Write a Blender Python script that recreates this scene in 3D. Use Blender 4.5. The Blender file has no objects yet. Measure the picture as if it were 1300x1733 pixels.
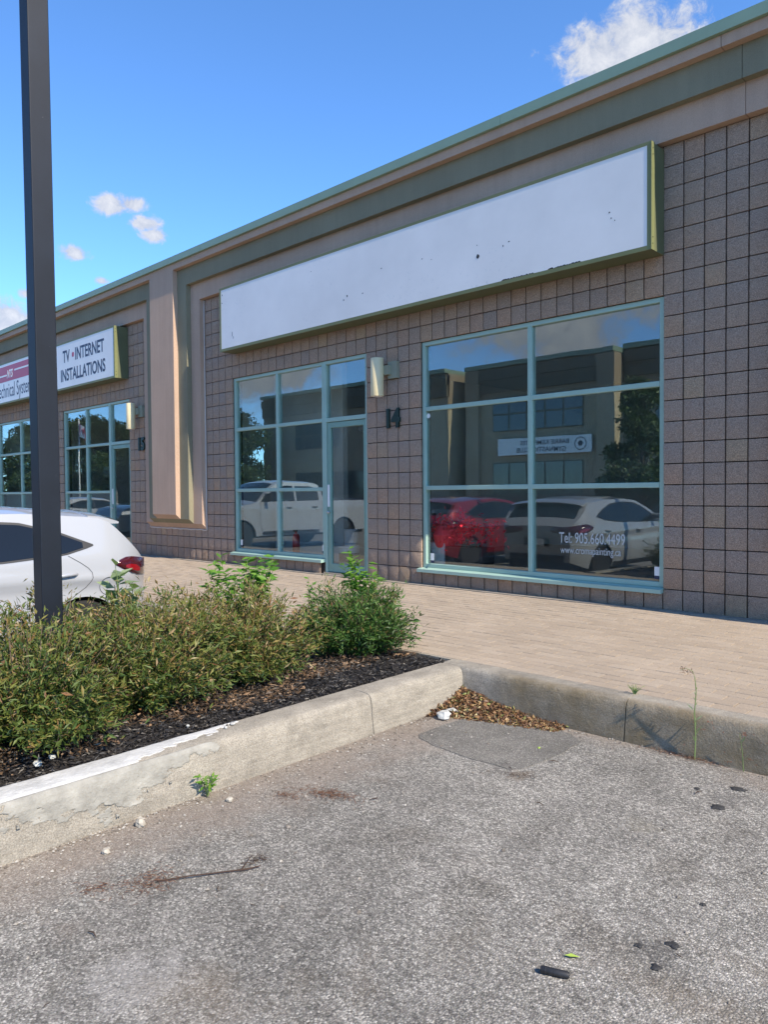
import bpy, math, random
import numpy as np
from mathutils import Vector, Matrix, noise as mnoise

random.seed(7)
rng = np.random.default_rng(11)
scene = bpy.context.scene
COL = scene.collection
rad = math.radians

# ------------------------------------------------------------------ camera
cam_d = bpy.data.cameras.new('camera')
cam = bpy.data.objects.new('camera', cam_d)
COL.objects.link(cam)
cam_d.sensor_fit = 'HORIZONTAL'
cam_d.sensor_width = 36.0
cam_d.lens = 1288.945 / 1300.0 * 36.0
cam_d.clip_start = 0.05
cam_d.clip_end = 2500.0
YAW, PITCH, ROLL = 0.77856, -0.02592, -0.00768
CAM = Vector((3.32259, -7.29236, 1.18408))
fwd = Vector((-math.sin(YAW) * math.cos(PITCH), math.cos(YAW) * math.cos(PITCH), math.sin(PITCH)))
right0 = Vector((math.cos(YAW), math.sin(YAW), 0))
up0 = right0.cross(fwd)
cright = right0 * math.cos(ROLL) + up0 * math.sin(ROLL)
cup = -right0 * math.sin(ROLL) + up0 * math.cos(ROLL)
m = Matrix((cright, cup, -fwd)).transposed().to_4x4()
m.translation = CAM
cam.matrix_world = m
scene.camera = cam

# ------------------------------------------------------------------ world, sun, exposure
SUN_EL = rad(42.0)
SUN_DIR = Vector((0.741, -0.060, 0.669)).normalized()      # towards the sun
world = bpy.data.worlds.new('World')
scene.world = world
world.use_nodes = True
wt = world.node_tree
for n in list(wt.nodes):
    wt.nodes.remove(n)


class NT:
    """small helper to write node trees"""
    def __init__(self, tree):
        self.t = tree

    def node(self, typ, **kw):
        n = self.t.nodes.new(typ)
        for k, v in kw.items():
            setattr(n, k, v)
        return n

    def link(self, a, b):
        self.t.links.new(a, b)

    def put(self, sock, v):
        if hasattr(v, 'is_output') or isinstance(v, bpy.types.NodeSocket):
            self.t.links.new(v, sock)
        else:
            sock.default_value = v

    def math(self, op, a, b=0.0, c=None, clamp=False):
        n = self.node('ShaderNodeMath', operation=op)
        n.use_clamp = clamp
        self.put(n.inputs[0], a)
        self.put(n.inputs[1], b)
        if c is not None:
            self.put(n.inputs[2], c)
        return n.outputs[0]

    def vmath(self, op, a, b=None):
        n = self.node('ShaderNodeVectorMath', operation=op)
        self.put(n.inputs[0], a)
        if b is not None:
            self.put(n.inputs[1], b)
        return n.outputs[1] if op in ('DOT_PRODUCT', 'LENGTH', 'DISTANCE') else n.outputs[0]

    def mix(self, fac, a, b, mode='MIX'):
        n = self.node('ShaderNodeMix', data_type='RGBA', blend_type=mode)
        self.put(n.inputs[0], fac)
        self.put(n.inputs[6], a if not isinstance(a, tuple) else tuple(a) + ((1,) if len(a) == 3 else ()))
        self.put(n.inputs[7], b if not isinstance(b, tuple) else tuple(b) + ((1,) if len(b) == 3 else ()))
        return n.outputs[2]

    def noise(self, vec, scale, detail=4.0, rough=0.55, dist=0.0):
        n = self.node('ShaderNodeTexNoise')
        if vec is not None:
            self.link(vec, n.inputs['Vector'])
        n.inputs['Scale'].default_value = scale
        n.inputs['Detail'].default_value = detail
        n.inputs['Roughness'].default_value = rough
        n.inputs['Distortion'].default_value = dist
        return n.outputs[0]

    def voronoi(self, vec, scale, feature='F1', out=0, rnd=1.0):
        n = self.node('ShaderNodeTexVoronoi', feature=feature)
        self.link(vec, n.inputs['Vector'])
        n.inputs['Scale'].default_value = scale
        n.inputs['Randomness'].default_value = rnd
        return n.outputs[out]

    def ramp(self, fac, stops, interp='LINEAR'):
        n = self.node('ShaderNodeValToRGB')
        n.color_ramp.interpolation = interp
        els = n.color_ramp.elements
        while len(els) < len(stops):
            els.new(0.5)
        for e, (p, c) in zip(els, stops):
            e.position = p
            e.color = (c, c, c, 1) if isinstance(c, (int, float)) else tuple(c) + ((1,) if len(c) == 3 else ())
        self.put(n.inputs[0], fac)
        return n.outputs[0]

    def smooth(self, v, lo, hi):
        n = self.node('ShaderNodeMapRange', interpolation_type='SMOOTHSTEP')
        self.put(n.inputs[0], v)
        n.inputs[1].default_value = lo
        n.inputs[2].default_value = hi
        return n.outputs[0]


W = NT(wt)
sky = W.node('ShaderNodeTexSky', sky_type='NISHITA')
sky.sun_disc = False
sky.sun_elevation = SUN_EL
sky.sun_rotation = math.atan2(SUN_DIR.x, SUN_DIR.y)
sky.air_density = 0.68
sky.dust_density = 0.0
sky.ozone_density = 4.0
sky.altitude = 250.0
tc = W.node('ShaderNodeTexCoord')
D = tc.outputs['Generated']
fb = W.noise(D, 9.0, 9.0, 0.62)
fb2 = W.noise(D, 40.0, 8.0, 0.68, 0.4)
# scattered fair-weather cumulus: (azimuth direction, half width, half height) in radians
CL = [((-0.424, 0.770, 0.474), 0.070, 0.040), ((-0.388, 0.786, 0.482), 0.070, 0.028),
      ((-0.848, 0.416, 0.335), 0.027, 0.012), ((-0.838, 0.432, 0.338), 0.022, 0.01), ((-0.836, 0.450, 0.318), 0.024, 0.024), ((-0.831, 0.457, 0.306), 0.022, 0.02),
      ((-0.880, 0.383, 0.280), 0.024, 0.011), ((-0.926, 0.318, 0.200), 0.060, 0.020),
      ((-0.912, 0.342, 0.232), 0.016, 0.006), ((-0.873, 0.413, 0.252), 0.013, 0.006),
      ((-0.53, -0.83, 0.21), 0.15, 0.045), ((-0.40, -0.88, 0.26), 0.15, 0.05), ((-0.80, -0.58, 0.16), 0.12, 0.04),
      ((-0.93, -0.30, 0.22), 0.14, 0.05), ((-0.70, -0.62, 0.42), 0.16, 0.06), ((0.55, -0.80, 0.25), 0.2, 0.07),
      ((0.9, 0.35, 0.3), 0.2, 0.06)]
cloud = None
DS = W.vmath('MULTIPLY', D, (1.0, 1.0, 2.0))
for c, a, b in CL:
    c = Vector(c).normalized()
    q = W.vmath('DISTANCE', DS, (c.x, c.y, c.z * 2.0))
    v = W.math('MULTIPLY_ADD', q, -1.0 / a, 1.0)
    cloud = v if cloud is None else W.math('MAXIMUM', cloud, v)
cloud = W.math('MAXIMUM', cloud, -3.0)
nz = W.math('ADD', W.math('MULTIPLY', W.math('SUBTRACT', fb, 0.5), 1.5), W.math('MULTIPLY', W.math('SUBTRACT', fb2, 0.5), 1.7))
cv = W.math('ADD', cloud, nz)
alpha = W.smooth(cv, 0.02, 0.6)
shade = W.ramp(W.math('ADD', W.math('MULTIPLY', fb2, 0.8), W.math('MULTIPLY', cv, 0.22)), [(0.25, (0.46, 0.52, 0.66)), (0.75, (0.88, 0.89, 0.93))])
shade = W.mix(1.0, shade, (2.75, 2.75, 2.75), 'MULTIPLY')
skycol = W.mix(1.0, sky.outputs[0], (0.63, 0.87, 1.02), 'MULTIPLY')
col = W.mix(W.math('MULTIPLY', alpha, 0.93), skycol, shade)
bg = W.node('ShaderNodeBackground')
W.link(col, bg.inputs[0])
bg.inputs[1].default_value = 0.15
wo = W.node('ShaderNodeOutputWorld')
W.link(bg.outputs[0], wo.inputs[0])

sun_d = bpy.data.lights.new('sun', 'SUN')
sun = bpy.data.objects.new('sun', sun_d)
COL.objects.link(sun)
sun_d.energy = 3.0
sun_d.angle = rad(0.53)
sun_d.color = (1.0, 0.89, 0.73)
sun.rotation_euler = SUN_DIR.to_track_quat('Z', 'Y').to_euler()
sun.location = (20, -4, 20)

scene.view_settings.view_transform = 'Standard'
scene.view_settings.look = 'None'
scene.view_settings.gamma = 1.0
scene.view_settings.use_curve_mapping = False
scene.view_settings.exposure = 1.27
scene.render.engine = 'CYCLES'
scene.cycles.max_bounces = 6
scene.cycles.transparent_max_bounces = 12
scene.cycles.use_denoising = True
scene.cycles.sample_clamp_indirect = 6.0

# ------------------------------------------------------------------ materials
def gz(y):          # car-park surface
    return -0.25 + 0.02 * max(y, -9.0)


MATS = {}


def principled(name):
    mt = bpy.data.materials.new(name)
    mt.use_nodes = True
    T = NT(mt.node_tree)
    b = mt.node_tree.nodes['Principled BSDF']
    MATS[name] = mt
    return mt, T, b


def simple(name, col, rough=0.6, metal=0.0, spec=0.5, var=0.0, scale=8.0, bump=0.0, bscale=200.0, coat=0.0):
    mt, T, b = principled(name)
    b.inputs['Base Color'].default_value = tuple(col) + (1,)
    b.inputs['Roughness'].default_value = rough
    b.inputs['Metallic'].default_value = metal
    b.inputs['Specular IOR Level'].default_value = spec
    b.inputs['Coat Weight'].default_value = coat
    b.inputs['Coat Roughness'].default_value = 0.04
    if var > 0 or bump > 0:
        tcn = T.node('ShaderNodeTexCoord')
        v = tcn.outputs['Object']
        if var > 0:
            n = T.noise(v, scale, 6, 0.6)
            f = T.ramp(n, [(0.3, 1 - var), (0.7, 1 + var)])
            c = T.mix(1.0, tuple(col), f, 'MULTIPLY')
            T.link(c, b.inputs['Base Color'])
        if bump > 0:
            n2 = T.noise(v, bscale, 5, 0.6)
            bp = T.node('ShaderNodeBump')
            bp.inputs['Strength'].default_value = 1.0
            bp.inputs['Distance'].default_value = bump
            T.link(n2, bp.inputs['Height'])
            T.link(bp.outputs[0], b.inputs['Normal'])
    return mt


def mat_block(name, island):
    mt, T, b = principled(name)
    tcn = T.node('ShaderNodeTexCoord')
    geo = T.node('ShaderNodeNewGeometry')
    if island:
        r = geo.outputs['Random Per Island']
        v = tcn.outputs['Object']
    else:
        oi = T.node('ShaderNodeObjectInfo')
        r = oi.outputs['Random']
        v = geo.outputs['Position']
    base = T.ramp(r, [(0.0, (0.375, 0.280, 0.212)), (0.35, (0.395, 0.290, 0.216)), (0.62, (0.415, 0.298, 0.214)), (0.80, (0.355, 0.275, 0.218)), (0.92, (0.450, 0.292, 0.195)), (1.0, (0.425, 0.312, 0.208))])
    blot = T.noise(v, 7.0, 3, 0.5)
    base = T.mix(T.ramp(blot, [(0.55, 0.0), (0.75, 0.4)]), base, (0.42, 0.285, 0.20))
    sp = T.noise(v, 120.0, 5, 0.8)
    base = T.mix(1.0, base, T.ramp(sp, [(0.34, 0.45), (0.5, 1.0), (0.66, 1.6)]), 'MULTIPLY')
    fl = T.noise(v, 330.0, 1, 0.5)
    base = T.mix(T.ramp(fl, [(0.68, 0.0), (0.76, 0.6)]), base, (0.5, 0.45, 0.40))
    wp = T.node('ShaderNodeSeparateXYZ')
    T.link(geo.outputs['Position'], wp.inputs[0])
    grime = T.math('MULTIPLY', T.smooth(wp.outputs[2], 0.55, 0.0), T.ramp(T.noise(geo.outputs['Position'], 3.0, 5, 0.65), [(0.35, 0.1), (0.7, 0.6)]))
    base = T.mix(grime, base, (0.15, 0.12, 0.095))
    T.link(base, b.inputs['Base Color'])
    b.inputs['Roughness'].default_value = 0.92
    b.inputs['Specular IOR Level'].default_value = 0.2
    h = T.math('ADD', T.math('MULTIPLY', T.noise(v, 34.0, 6, 0.75), 1.0), T.math('MULTIPLY', sp, 0.5))
    bp = T.node('ShaderNodeBump')
    bp.inputs['Distance'].default_value = 0.016
    T.link(h, bp.inputs['Height'])
    T.link(bp.outputs[0], b.inputs['Normal'])
    return mt


mat_block('block', False)
mat_block('block_island', True)
simple('mortar', (0.026, 0.018, 0.014), 0.95, var=0.25, scale=30)
simple('concrete_strip', (0.27, 0.235, 0.19), 0.9, var=0.25, scale=14, bump=0.004, bscale=90)


def mat_stucco(name, col, streak=0.045):
    mt, T, b = principled(name)
    tcn = T.node('ShaderNodeTexCoord')
    v = tcn.outputs['Object']
    mp = T.node('ShaderNodeMapping')
    T.link(v, mp.inputs[0])
    mp.inputs['Scale'].default_value = (9.0, 9.0, 0.7)
    st = T.noise(mp.outputs[0], 1.6, 5, 0.6)
    gr = T.noise(v, 260.0, 3, 0.6)
    big = T.noise(v, 0.9, 4, 0.55)
    c = T.mix(1.0, tuple(col), T.ramp(st, [(0.3, 1 - streak), (0.7, 1 + streak)]), 'MULTIPLY')
    c = T.mix(1.0, c, T.ramp(gr, [(0.3, 0.84), (0.7, 1.16)]), 'MULTIPLY')
    c = T.mix(1.0, c, T.ramp(big, [(0.3, 0.92), (0.7, 1.08)]), 'MULTIPLY')
    T.link(c, b.inputs['Base Color'])
    b.inputs['Roughness'].default_value = 0.9
    b.inputs['Specular IOR Level'].default_value = 0.25
    bp = T.node('ShaderNodeBump')
    bp.inputs['Distance'].default_value = 0.0035
    T.link(gr, bp.inputs['Height'])
    T.link(bp.outputs[0], b.inputs['Normal'])
    return mt


mat_stucco('stucco_brown', (0.49, 0.345, 0.25))
mat_stucco('stucco_green', (0.245, 0.225, 0.150), 0.04)
simple('caulk', (0.62, 0.56, 0.50), 0.8)
simple('cap_green', (0.230, 0.320, 0.225), 0.5, metal=0.0, var=0.06, scale=2.0)
simple('cap_drip', (0.10, 0.12, 0.10), 0.6)
simple('frame_green', (0.330, 0.475, 0.395), 0.42, var=0.05, scale=3.0)
simple('door_green', (0.205, 0.340, 0.275), 0.42, var=0.05, scale=3.0)
simple('steel', (0.55, 0.55, 0.55), 0.3, metal=1.0)
simple('white_metal', (0.78, 0.77, 0.74), 0.45, var=0.03)
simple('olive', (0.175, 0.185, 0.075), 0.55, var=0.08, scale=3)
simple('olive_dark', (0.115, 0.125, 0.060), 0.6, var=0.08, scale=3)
simple('sign_red', (0.46, 0.045, 0.10), 0.45)
simple('print_navy', (0.025, 0.035, 0.075), 0.5)
simple('vinyl', (0.46, 0.48, 0.46), 0.5)
simple('print_white', (0.80, 0.80, 0.78), 0.5)
simple('number_green', (0.008, 0.028, 0.018), 0.4)
simple('cream', (0.70, 0.60, 0.36), 0.5, var=0.04)
simple('cream_shaded', (0.28, 0.29, 0.21), 0.6, var=0.04)  # cream with shade put into the colour, for the lamp box and arm
simple('black_rubber', (0.018, 0.018, 0.018), 0.75)
simple('dark_plastic', (0.016, 0.016, 0.018), 0.5)
simple('alloy', (0.62, 0.63, 0.65), 0.28, metal=0.9)
simple('seam', (0.03, 0.03, 0.03), 0.8)
simple('mulch_soil', (0.022, 0.018, 0.016), 0.95, var=0.5, scale=40, bump=0.03, bscale=35)
simple('bark', (0.10, 0.075, 0.055), 0.9, var=0.3, scale=20, bump=0.01, bscale=30)
simple('stem', (0.15, 0.105, 0.07), 0.85)
simple('stem_green', (0.16, 0.22, 0.07), 0.7)
simple('mortar_white', (0.50, 0.495, 0.47), 0.9, var=0.16, scale=12, bump=0.006, bscale=50)
simple('mortar_grey', (0.30, 0.285, 0.245), 0.92, var=0.28, scale=9, bump=0.006, bscale=60)
simple('white_stone', (0.50, 0.50, 0.46), 0.85, var=0.12, scale=30, bump=0.006, bscale=60)
simple('tan_stone', (0.42, 0.38, 0.31), 0.9, var=0.2, scale=30)
simple('tar', (0.035, 0.034, 0.033), 0.7, var=0.4, scale=60, bump=0.006, bscale=90)
simple('interior_wall', (0.74, 0.72, 0.66), 0.8, var=0.05)
simple('interior_floor', (0.40, 0.38, 0.36), 0.5, var=0.1)
simple('interior_ceiling', (0.7, 0.7, 0.68), 0.8)
simple('red_paint_can', (0.55, 0.02, 0.02), 0.35)
simple('bucket_white', (0.75, 0.76, 0.76), 0.4)
simple('planter_grey', (0.5, 0.51, 0.52), 0.6)
simple('petal_red', (0.80, 0.03, 0.05), 0.6)
simple('needle', (0.145, 0.075, 0.045), 0.9)
simple('needle_dark', (0.06, 0.035, 0.022), 0.9)
simple('black_tube', (0.02, 0.02, 0.021), 0.55, var=0.3, scale=80)
simple('leaf_fresh', (0.33, 0.44, 0.07), 0.55)
simple('opp_wall', (0.34, 0.27, 0.18), 0.9, var=0.06, scale=1.0)
simple('opp_dark', (0.13, 0.12, 0.085), 0.9, var=0.08, scale=1.0)
simple('opp_block', (0.19, 0.155, 0.125), 0.9, var=0.2, scale=6.0)
simple('opp_glass', (0.03, 0.045, 0.055), 0.08, spec=0.8)
simple('fence_wood', (0.30, 0.26, 0.21), 0.85, var=0.15)
simple('roof_gravel', (0.25, 0.24, 0.23), 0.9)


def mat_sign_face():
    mt, T, b = principled('sign_face')
    tcn = T.node('ShaderNodeTexCoord')
    v = tcn.outputs['Object']
    n = T.noise(v, 1.1, 5, 0.6)
    c = T.mix(1.0, (0.82, 0.785, 0.735), T.ramp(n, [(0.3, 0.92), (0.7, 1.05)]), 'MULTIPLY')
    # glue ghosts and scuffs where letters were taken off
    mp = T.node('ShaderNodeMapping')
    T.link(v, mp.inputs[0])
    n2 = T.noise(v, 26.0, 5, 0.75)
    n3 = T.noise(v, 1.7, 2, 0.5)
    f = T.math('MULTIPLY', T.ramp(n2, [(0.60, 0.0), (0.66, 0.55)]), T.ramp(n3, [(0.52, 0.0), (0.64, 1.0)]))
    c = T.mix(f, c, (0.52, 0.53, 0.54))
    T.link(c, b.inputs['Base Color'])
    b.inputs['Roughness'].default_value = 0.38
    return mt


mat_sign_face()


def mat_glass(name, tint=(0.50, 0.56, 0.56), wob=0.0009, refl=1.0):
    mt = bpy.data.materials.new(name)
    mt.use_nodes = True
    T = NT(mt.node_tree)
    for n in list(mt.node_tree.nodes):
        mt.node_tree.nodes.remove(n)
    out = T.node('ShaderNodeOutputMaterial')
    geo = T.node('ShaderNodeNewGeometry')
    tr = T.node('ShaderNodeBsdfTransparent')
    tr.inputs[0].default_value = tuple(tint) + (1,)
    gl = T.node('ShaderNodeBsdfGlossy')
    gl.inputs['Roughness'].default_value = 0.0
    gl.inputs[0].default_value = (0.92, 0.98, 0.97, 1)
    bp = T.node('ShaderNodeBump')
    bp.inputs['Distance'].default_value = wob
    nz_ = T.noise(geo.outputs['Position'], 2.6, 1, 0.4)
    T.link(nz_, bp.inputs['Height'])
    T.link(bp.outputs[0], gl.inputs['Normal'])
    cs = T.math('ABSOLUTE', T.vmath('DOT_PRODUCT', geo.outputs['Incoming'], geo.outputs['Normal']))
    sch = T.math('POWER', T.math('SUBTRACT', 1.0, cs, clamp=True), 5.0)
    f = T.math('MULTIPLY_ADD', sch, 0.70, 0.120 * refl, clamp=True)
    mx = T.node('ShaderNodeMixShader')
    T.link(f, mx.inputs[0])
    T.link(tr.outputs[0], mx.inputs[1])
    T.link(gl.outputs[0], mx.inputs[2])
    df = T.node('ShaderNodeBsdfDiffuse')
    df.inputs[0].default_value = (0.55, 0.56, 0.55, 1)
    dm = T.node('ShaderNodeMixShader')
    T.link(T.ramp(T.noise(geo.outputs['Position'], 3.2, 6, 0.7, 0.5), [(0.35, 0.002), (0.75, 0.018)]), dm.inputs[0])
    T.link(mx.outputs[0], dm.inputs[1])
    T.link(df.outputs[0], dm.inputs[2])
    T.link(dm.outputs[0], out.inputs[0])
    MATS[name] = mt


mat_glass('glass', (0.90, 0.93, 0.92), 0.00025, 1.0)


def mat_paver(name, island):
    mt, T, b = principled(name)
    geo = T.node('ShaderNodeNewGeometry')
    v = geo.outputs['Position']
    if island:
        r = geo.outputs['Random Per Island']
    else:
        r = T.node('ShaderNodeObjectInfo').outputs['Random']
    base = T.ramp(r, [(0.0, (0.362, 0.292, 0.220)), (0.5, (0.385, 0.312, 0.236)), (1.0, (0.406, 0.332, 0.254))])
    base = T.mix(1.0, base, T.ramp(T.noise(v, 1.2, 4, 0.6), [(0.3, 0.90), (0.7, 1.08)]), 'MULTIPLY')
    base = T.mix(1.0, base, T.ramp(T.noise(v, 240, 2, 0.7), [(0.3, 0.70), (0.7, 1.28)]), 'MULTIPLY')
    T.link(base, b.inputs['Base Color'])
    b.inputs['Roughness'].default_value = 0.9
    b.inputs['Specular IOR Level'].default_value = 0.2
    bp = T.node('ShaderNodeBump')
    bp.inputs['Distance'].default_value = 0.004
    T.link(T.noise(v, 180, 3, 0.7), bp.inputs['Height'])
    T.link(bp.outputs[0], b.inputs['Normal'])


mat_paver('paver', False)
mat_paver('paver_island', True)
simple('paver_sand', (0.065, 0.05, 0.038), 0.95, var=0.25, scale=6)


def mat_asphalt(name, patch=False):
    mt, T, b = principled(name)
    geo = T.node('ShaderNodeNewGeometry')
    v = geo.outputs['Position']
    sx = T.node('ShaderNodeSeparateXYZ')
    T.link(v, sx.inputs[0])
    wn = T.node('ShaderNodeTexNoise')
    T.link(v, wn.inputs['Vector'])
    wn.inputs['Scale'].default_value = 90.0
    wv = T.node('ShaderNodeVectorMath', operation='MULTIPLY_ADD')
    T.link(wn.outputs['Color'], wv.inputs[0])
    wv.inputs[1].default_value = (0.010, 0.010, 0.010)
    T.link(v, wv.inputs[2])
    vo = T.node('ShaderNodeTexVoronoi')
    T.link(wv.outputs[0], vo.inputs['Vector'])
    vo.inputs['Scale'].default_value = 122.0 if not patch else 165.0
    rr = T.node('ShaderNodeSeparateColor')
    T.link(vo.outputs['Color'], rr.inputs[0])
    stone = T.ramp(rr.outputs[0], [(0.0, 0.085), (0.25, 0.165), (0.50, 0.275), (0.78, 0.38), (1.0, 0.62)] if not patch else [(0.0, 0.11), (0.5, 0.165), (0.8, 0.23), (1.0, 0.42)])
    edge = T.ramp(vo.outputs['Distance'], [(0.34, 1.0), (0.75, 0.55)])
    c = T.mix(1.0, stone, edge, 'MULTIPLY')
    vo2 = T.voronoi(v, 260.0, out=1)
    c = T.mix(0.30, c, T.mix(1.0, vo2, (0.34, 0.34, 0.34), 'MULTIPLY'))
    hs = T.node('ShaderNodeHueSaturation')
    hs.inputs['Saturation'].default_value = 0.12
    T.link(c, hs.inputs['Color'])
    c = T.mix(1.0, hs.outputs[0], (1.10, 1.03, 0.90), 'MULTIPLY')
    big = T.noise(v, 0.55, 5, 0.6)
    c = T.mix(1.0, c, T.ramp(big, [(0.3, 0.66), (0.5, 0.95), (0.72, 1.22)]), 'MULTIPLY')
    mo = T.noise(v, 1.7, 6, 0.7, 0.6)
    c = T.mix(T.ramp(mo, [(0.56, 0.0), (0.68, 0.45)]), c, T.mix(1.0, c, (0.55, 0.52, 0.48), 'MULTIPLY'))
    med = T.noise(v, 5.5, 4, 0.6)
    c = T.mix(1.0, c, T.ramp(med, [(0.28, 0.78), (0.65, 1.10)]), 'MULTIPLY')
    if not patch:
        # brown silt washed along the kerb
        wob = T.math('MULTIPLY', T.math('SUBTRACT', T.noise(v, 2.2, 5, 0.65), 0.5), 1.5)
        d1 = T.math('ADD', sx.outputs[0], wob)
        f1 = T.smooth(d1, 0.62, 0.02)
        d2 = T.math('ADD', T.math('MULTIPLY', sx.outputs[1], -1.0), T.math('MULTIPLY', wob, 0.5))
        f2 = T.math('MULTIPLY', T.smooth(d2, 3.32, 3.06), T.smooth(sx.outputs[0], -1.0, 0.0))
        fw = T.math('MULTIPLY', T.smooth(sx.outputs[1], -7.8, -6.0), T.smooth(sx.outputs[0], -0.6, -0.1))
        f = T.math('MULTIPLY', T.math('MAXIMUM', f1, f2), T.math('MULTIPLY', fw, 0.72))
        dirt = T.mix(T.noise(v, 26.0, 5, 0.7), (0.19, 0.145, 0.11), (0.37, 0.305, 0.245))
        f = T.math('MULTIPLY', f, T.ramp(T.noise(v, 70.0, 4, 0.7), [(0.3, 0.45), (0.6, 1.0)]))
        c = T.mix(f, c, dirt)
        st = T.noise(v, 1.4, 4, 0.6)
        c = T.mix(T.ramp(st, [(0.60, 0.0), (0.74, 0.35)]), c, (0.20, 0.155, 0.105))
    if not patch:
        ragged = T.math('MULTIPLY', T.math('SUBTRACT', T.noise(v, 11.0, 6, 0.75), 0.5), 2.4)
        speck = T.ramp(T.noise(v, 60.0, 3, 0.7), [(0.38, 0.25), (0.62, 1.0)])
        for (px_, py_), r_, colr, amt in (((2.20, -4.90), 0.17, (0.07, 0.066, 0.06), 0.80), ((1.93, -3.52), 0.16, (0.075, 0.07, 0.065), 0.55), ((1.01, -3.94), 0.12, (0.15, 0.115, 0.08), 0.75),
                                          ((2.45, -4.30), 0.20, (0.17, 0.14, 0.10), 0.45), ((1.45, -4.55), 0.16, (0.10, 0.095, 0.085), 0.45), ((1.05, -6.15), 0.30, (0.36, 0.34, 0.31), 0.60),
                                          ((1.75, -4.05), 0.12, (0.17, 0.15, 0.10), 0.40), ((1.7, -5.3), 0.26, (0.17, 0.15, 0.12), 0.35), ((0.75, -4.5), 0.3, (0.13, 0.12, 0.105), 0.35)):
            dd = T.node('ShaderNodeVectorMath', operation='DISTANCE')
            T.link(v, dd.inputs[0])
            dd.inputs[1].default_value = (px_, py_, gz(py_))
            fs = T.smooth(T.math('ADD', T.math('MULTIPLY_ADD', dd.outputs[1], -1.0 / r_, 1.0), ragged), 0.25, 0.75)
            c = T.mix(T.math('MULTIPLY', T.math('MULTIPLY', fs, speck), amt), c, colr)
    T.link(c, b.inputs['Base Color'])
    b.inputs['Roughness'].default_value = 0.88
    b.inputs['Specular IOR Level'].default_value = 0.3
    bp = T.node('ShaderNodeBump')
    bp.inputs['Distance'].default_value = 0.0035
    h = T.math('ADD', T.math('MULTIPLY', T.math('SUBTRACT', 1.0, vo.outputs['Distance']), 1.0), T.math('MULTIPLY', rr.outputs[1], 0.8))
    T.link(h, bp.inputs['Height'])
    T.link(bp.outputs[0], b.inputs['Normal'])


mat_asphalt('asphalt')
mat_asphalt('asphalt_patch', True)


def mat_kerb():
    mt, T, b = principled('kerb_concrete')
    geo = T.node('ShaderNodeNewGeometry')
    v = geo.outputs['Position']
    c = T.mix(T.noise(v, 2.2, 6, 0.65), (0.27, 0.242, 0.195), (0.42, 0.378, 0.31))
    c = T.mix(1.0, c, T.ramp(T.noise(v, 150.0, 3, 0.75), [(0.3, 0.58), (0.68, 1.30)]), 'MULTIPLY')
    mp = T.node('ShaderNodeMapping')
    T.link(v, mp.inputs[0])
    mp.inputs['Scale'].default_value = (1.5, 1.5, 22.0)
    c = T.mix(1.0, c, T.ramp(T.noise(mp.outputs[0], 2.0, 5, 0.65), [(0.3, 0.84), (0.7, 1.12)]), 'MULTIPLY')
    # dirt and rust on the footpath kerb face, colour browned to offset blue skylight
    sx = T.node('ShaderNodeSeparateXYZ')
    T.link(v, sx.inputs[0])
    face = T.math('MULTIPLY', T.smooth(sx.outputs[0], 0.1, 0.5), T.smooth(sx.outputs[1], -2.98, -3.06))
    sc = T.math('MULTIPLY', T.ramp(T.noise(v, 4.0, 5, 0.7), [(0.30, 0.35), (0.66, 0.85)]), face)
    c = T.mix(sc, c, (0.200, 0.150, 0.080))
    ru = T.math('MULTIPLY', T.math('MULTIPLY', T.ramp(T.noise(v, 38.0, 4, 0.7), [(0.62, 0.0), (0.70, 0.7)]), T.smooth(sx.outputs[0], 1.2, 1.7)), face)
    c = T.mix(ru, c, (0.34, 0.10, 0.045))
    c = T.mix(1.0, c, T.ramp(T.noise(v, 7.0, 6, 0.7), [(0.30, 0.74), (0.62, 1.06)]), 'MULTIPLY')
    c = T.mix(T.ramp(T.noise(v, 75.0, 2, 0.6), [(0.66, 0.0), (0.74, 0.6)]), c, (0.13, 0.11, 0.085))
    # chalky scratches
    mp2 = T.node('ShaderNodeMapping')
    T.link(v, mp2.inputs[0])
    mp2.inputs['Scale'].default_value = (6.0, 1.2, 30.0)
    s2 = T.ramp(T.noise(mp2.outputs[0], 1.5, 4, 0.75), [(0.69, 0.0), (0.72, 0.45)])
    c = T.mix(s2, c, (0.62, 0.57, 0.47))
    T.link(c, b.inputs['Base Color'])
    b.inputs['Roughness'].default_value = 0.92
    b.inputs['Specular IOR Level'].default_value = 0.2
    bp = T.node('ShaderNodeBump')
    bp.inputs['Distance'].default_value = 0.006
    h = T.math('ADD', T.noise(v, 110.0, 4, 0.75), T.math('MULTIPLY', T.noise(v, 18.0, 4, 0.6), 1.2))
    T.link(h, bp.inputs['Height'])
    T.link(bp.outputs[0], b.inputs['Normal'])


mat_kerb()


def mat_leaf(name, stops, rough=0.5, trans=0.35):
    mt = bpy.data.materials.new(name)
    mt.use_nodes = True
    T = NT(mt.node_tree)
    nt = mt.node_tree
    b = nt.nodes['Principled BSDF']
    out = nt.nodes['Material Output']
    at = T.node('ShaderNodeAttribute', attribute_name='tint')
    c = T.ramp(at.outputs['Fac'], stops)
    T.link(c, b.inputs['Base Color'])
    b.inputs['Roughness'].default_value = rough
    b.inputs['Specular IOR Level'].default_value = 0.4
    tl = T.node('ShaderNodeBsdfTranslucent')
    T.link(T.mix(1.0, c, (1.1, 1.25, 0.6), 'MULTIPLY'), tl.inputs[0])
    mx = T.node('ShaderNodeMixShader')
    mx.inputs[0].default_value = trans
    T.link(b.outputs[0], mx.inputs[1])
    T.link(tl.outputs[0], mx.inputs[2])
    T.link(mx.outputs[0], out.inputs[0])
    MATS[name] = mt


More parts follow.
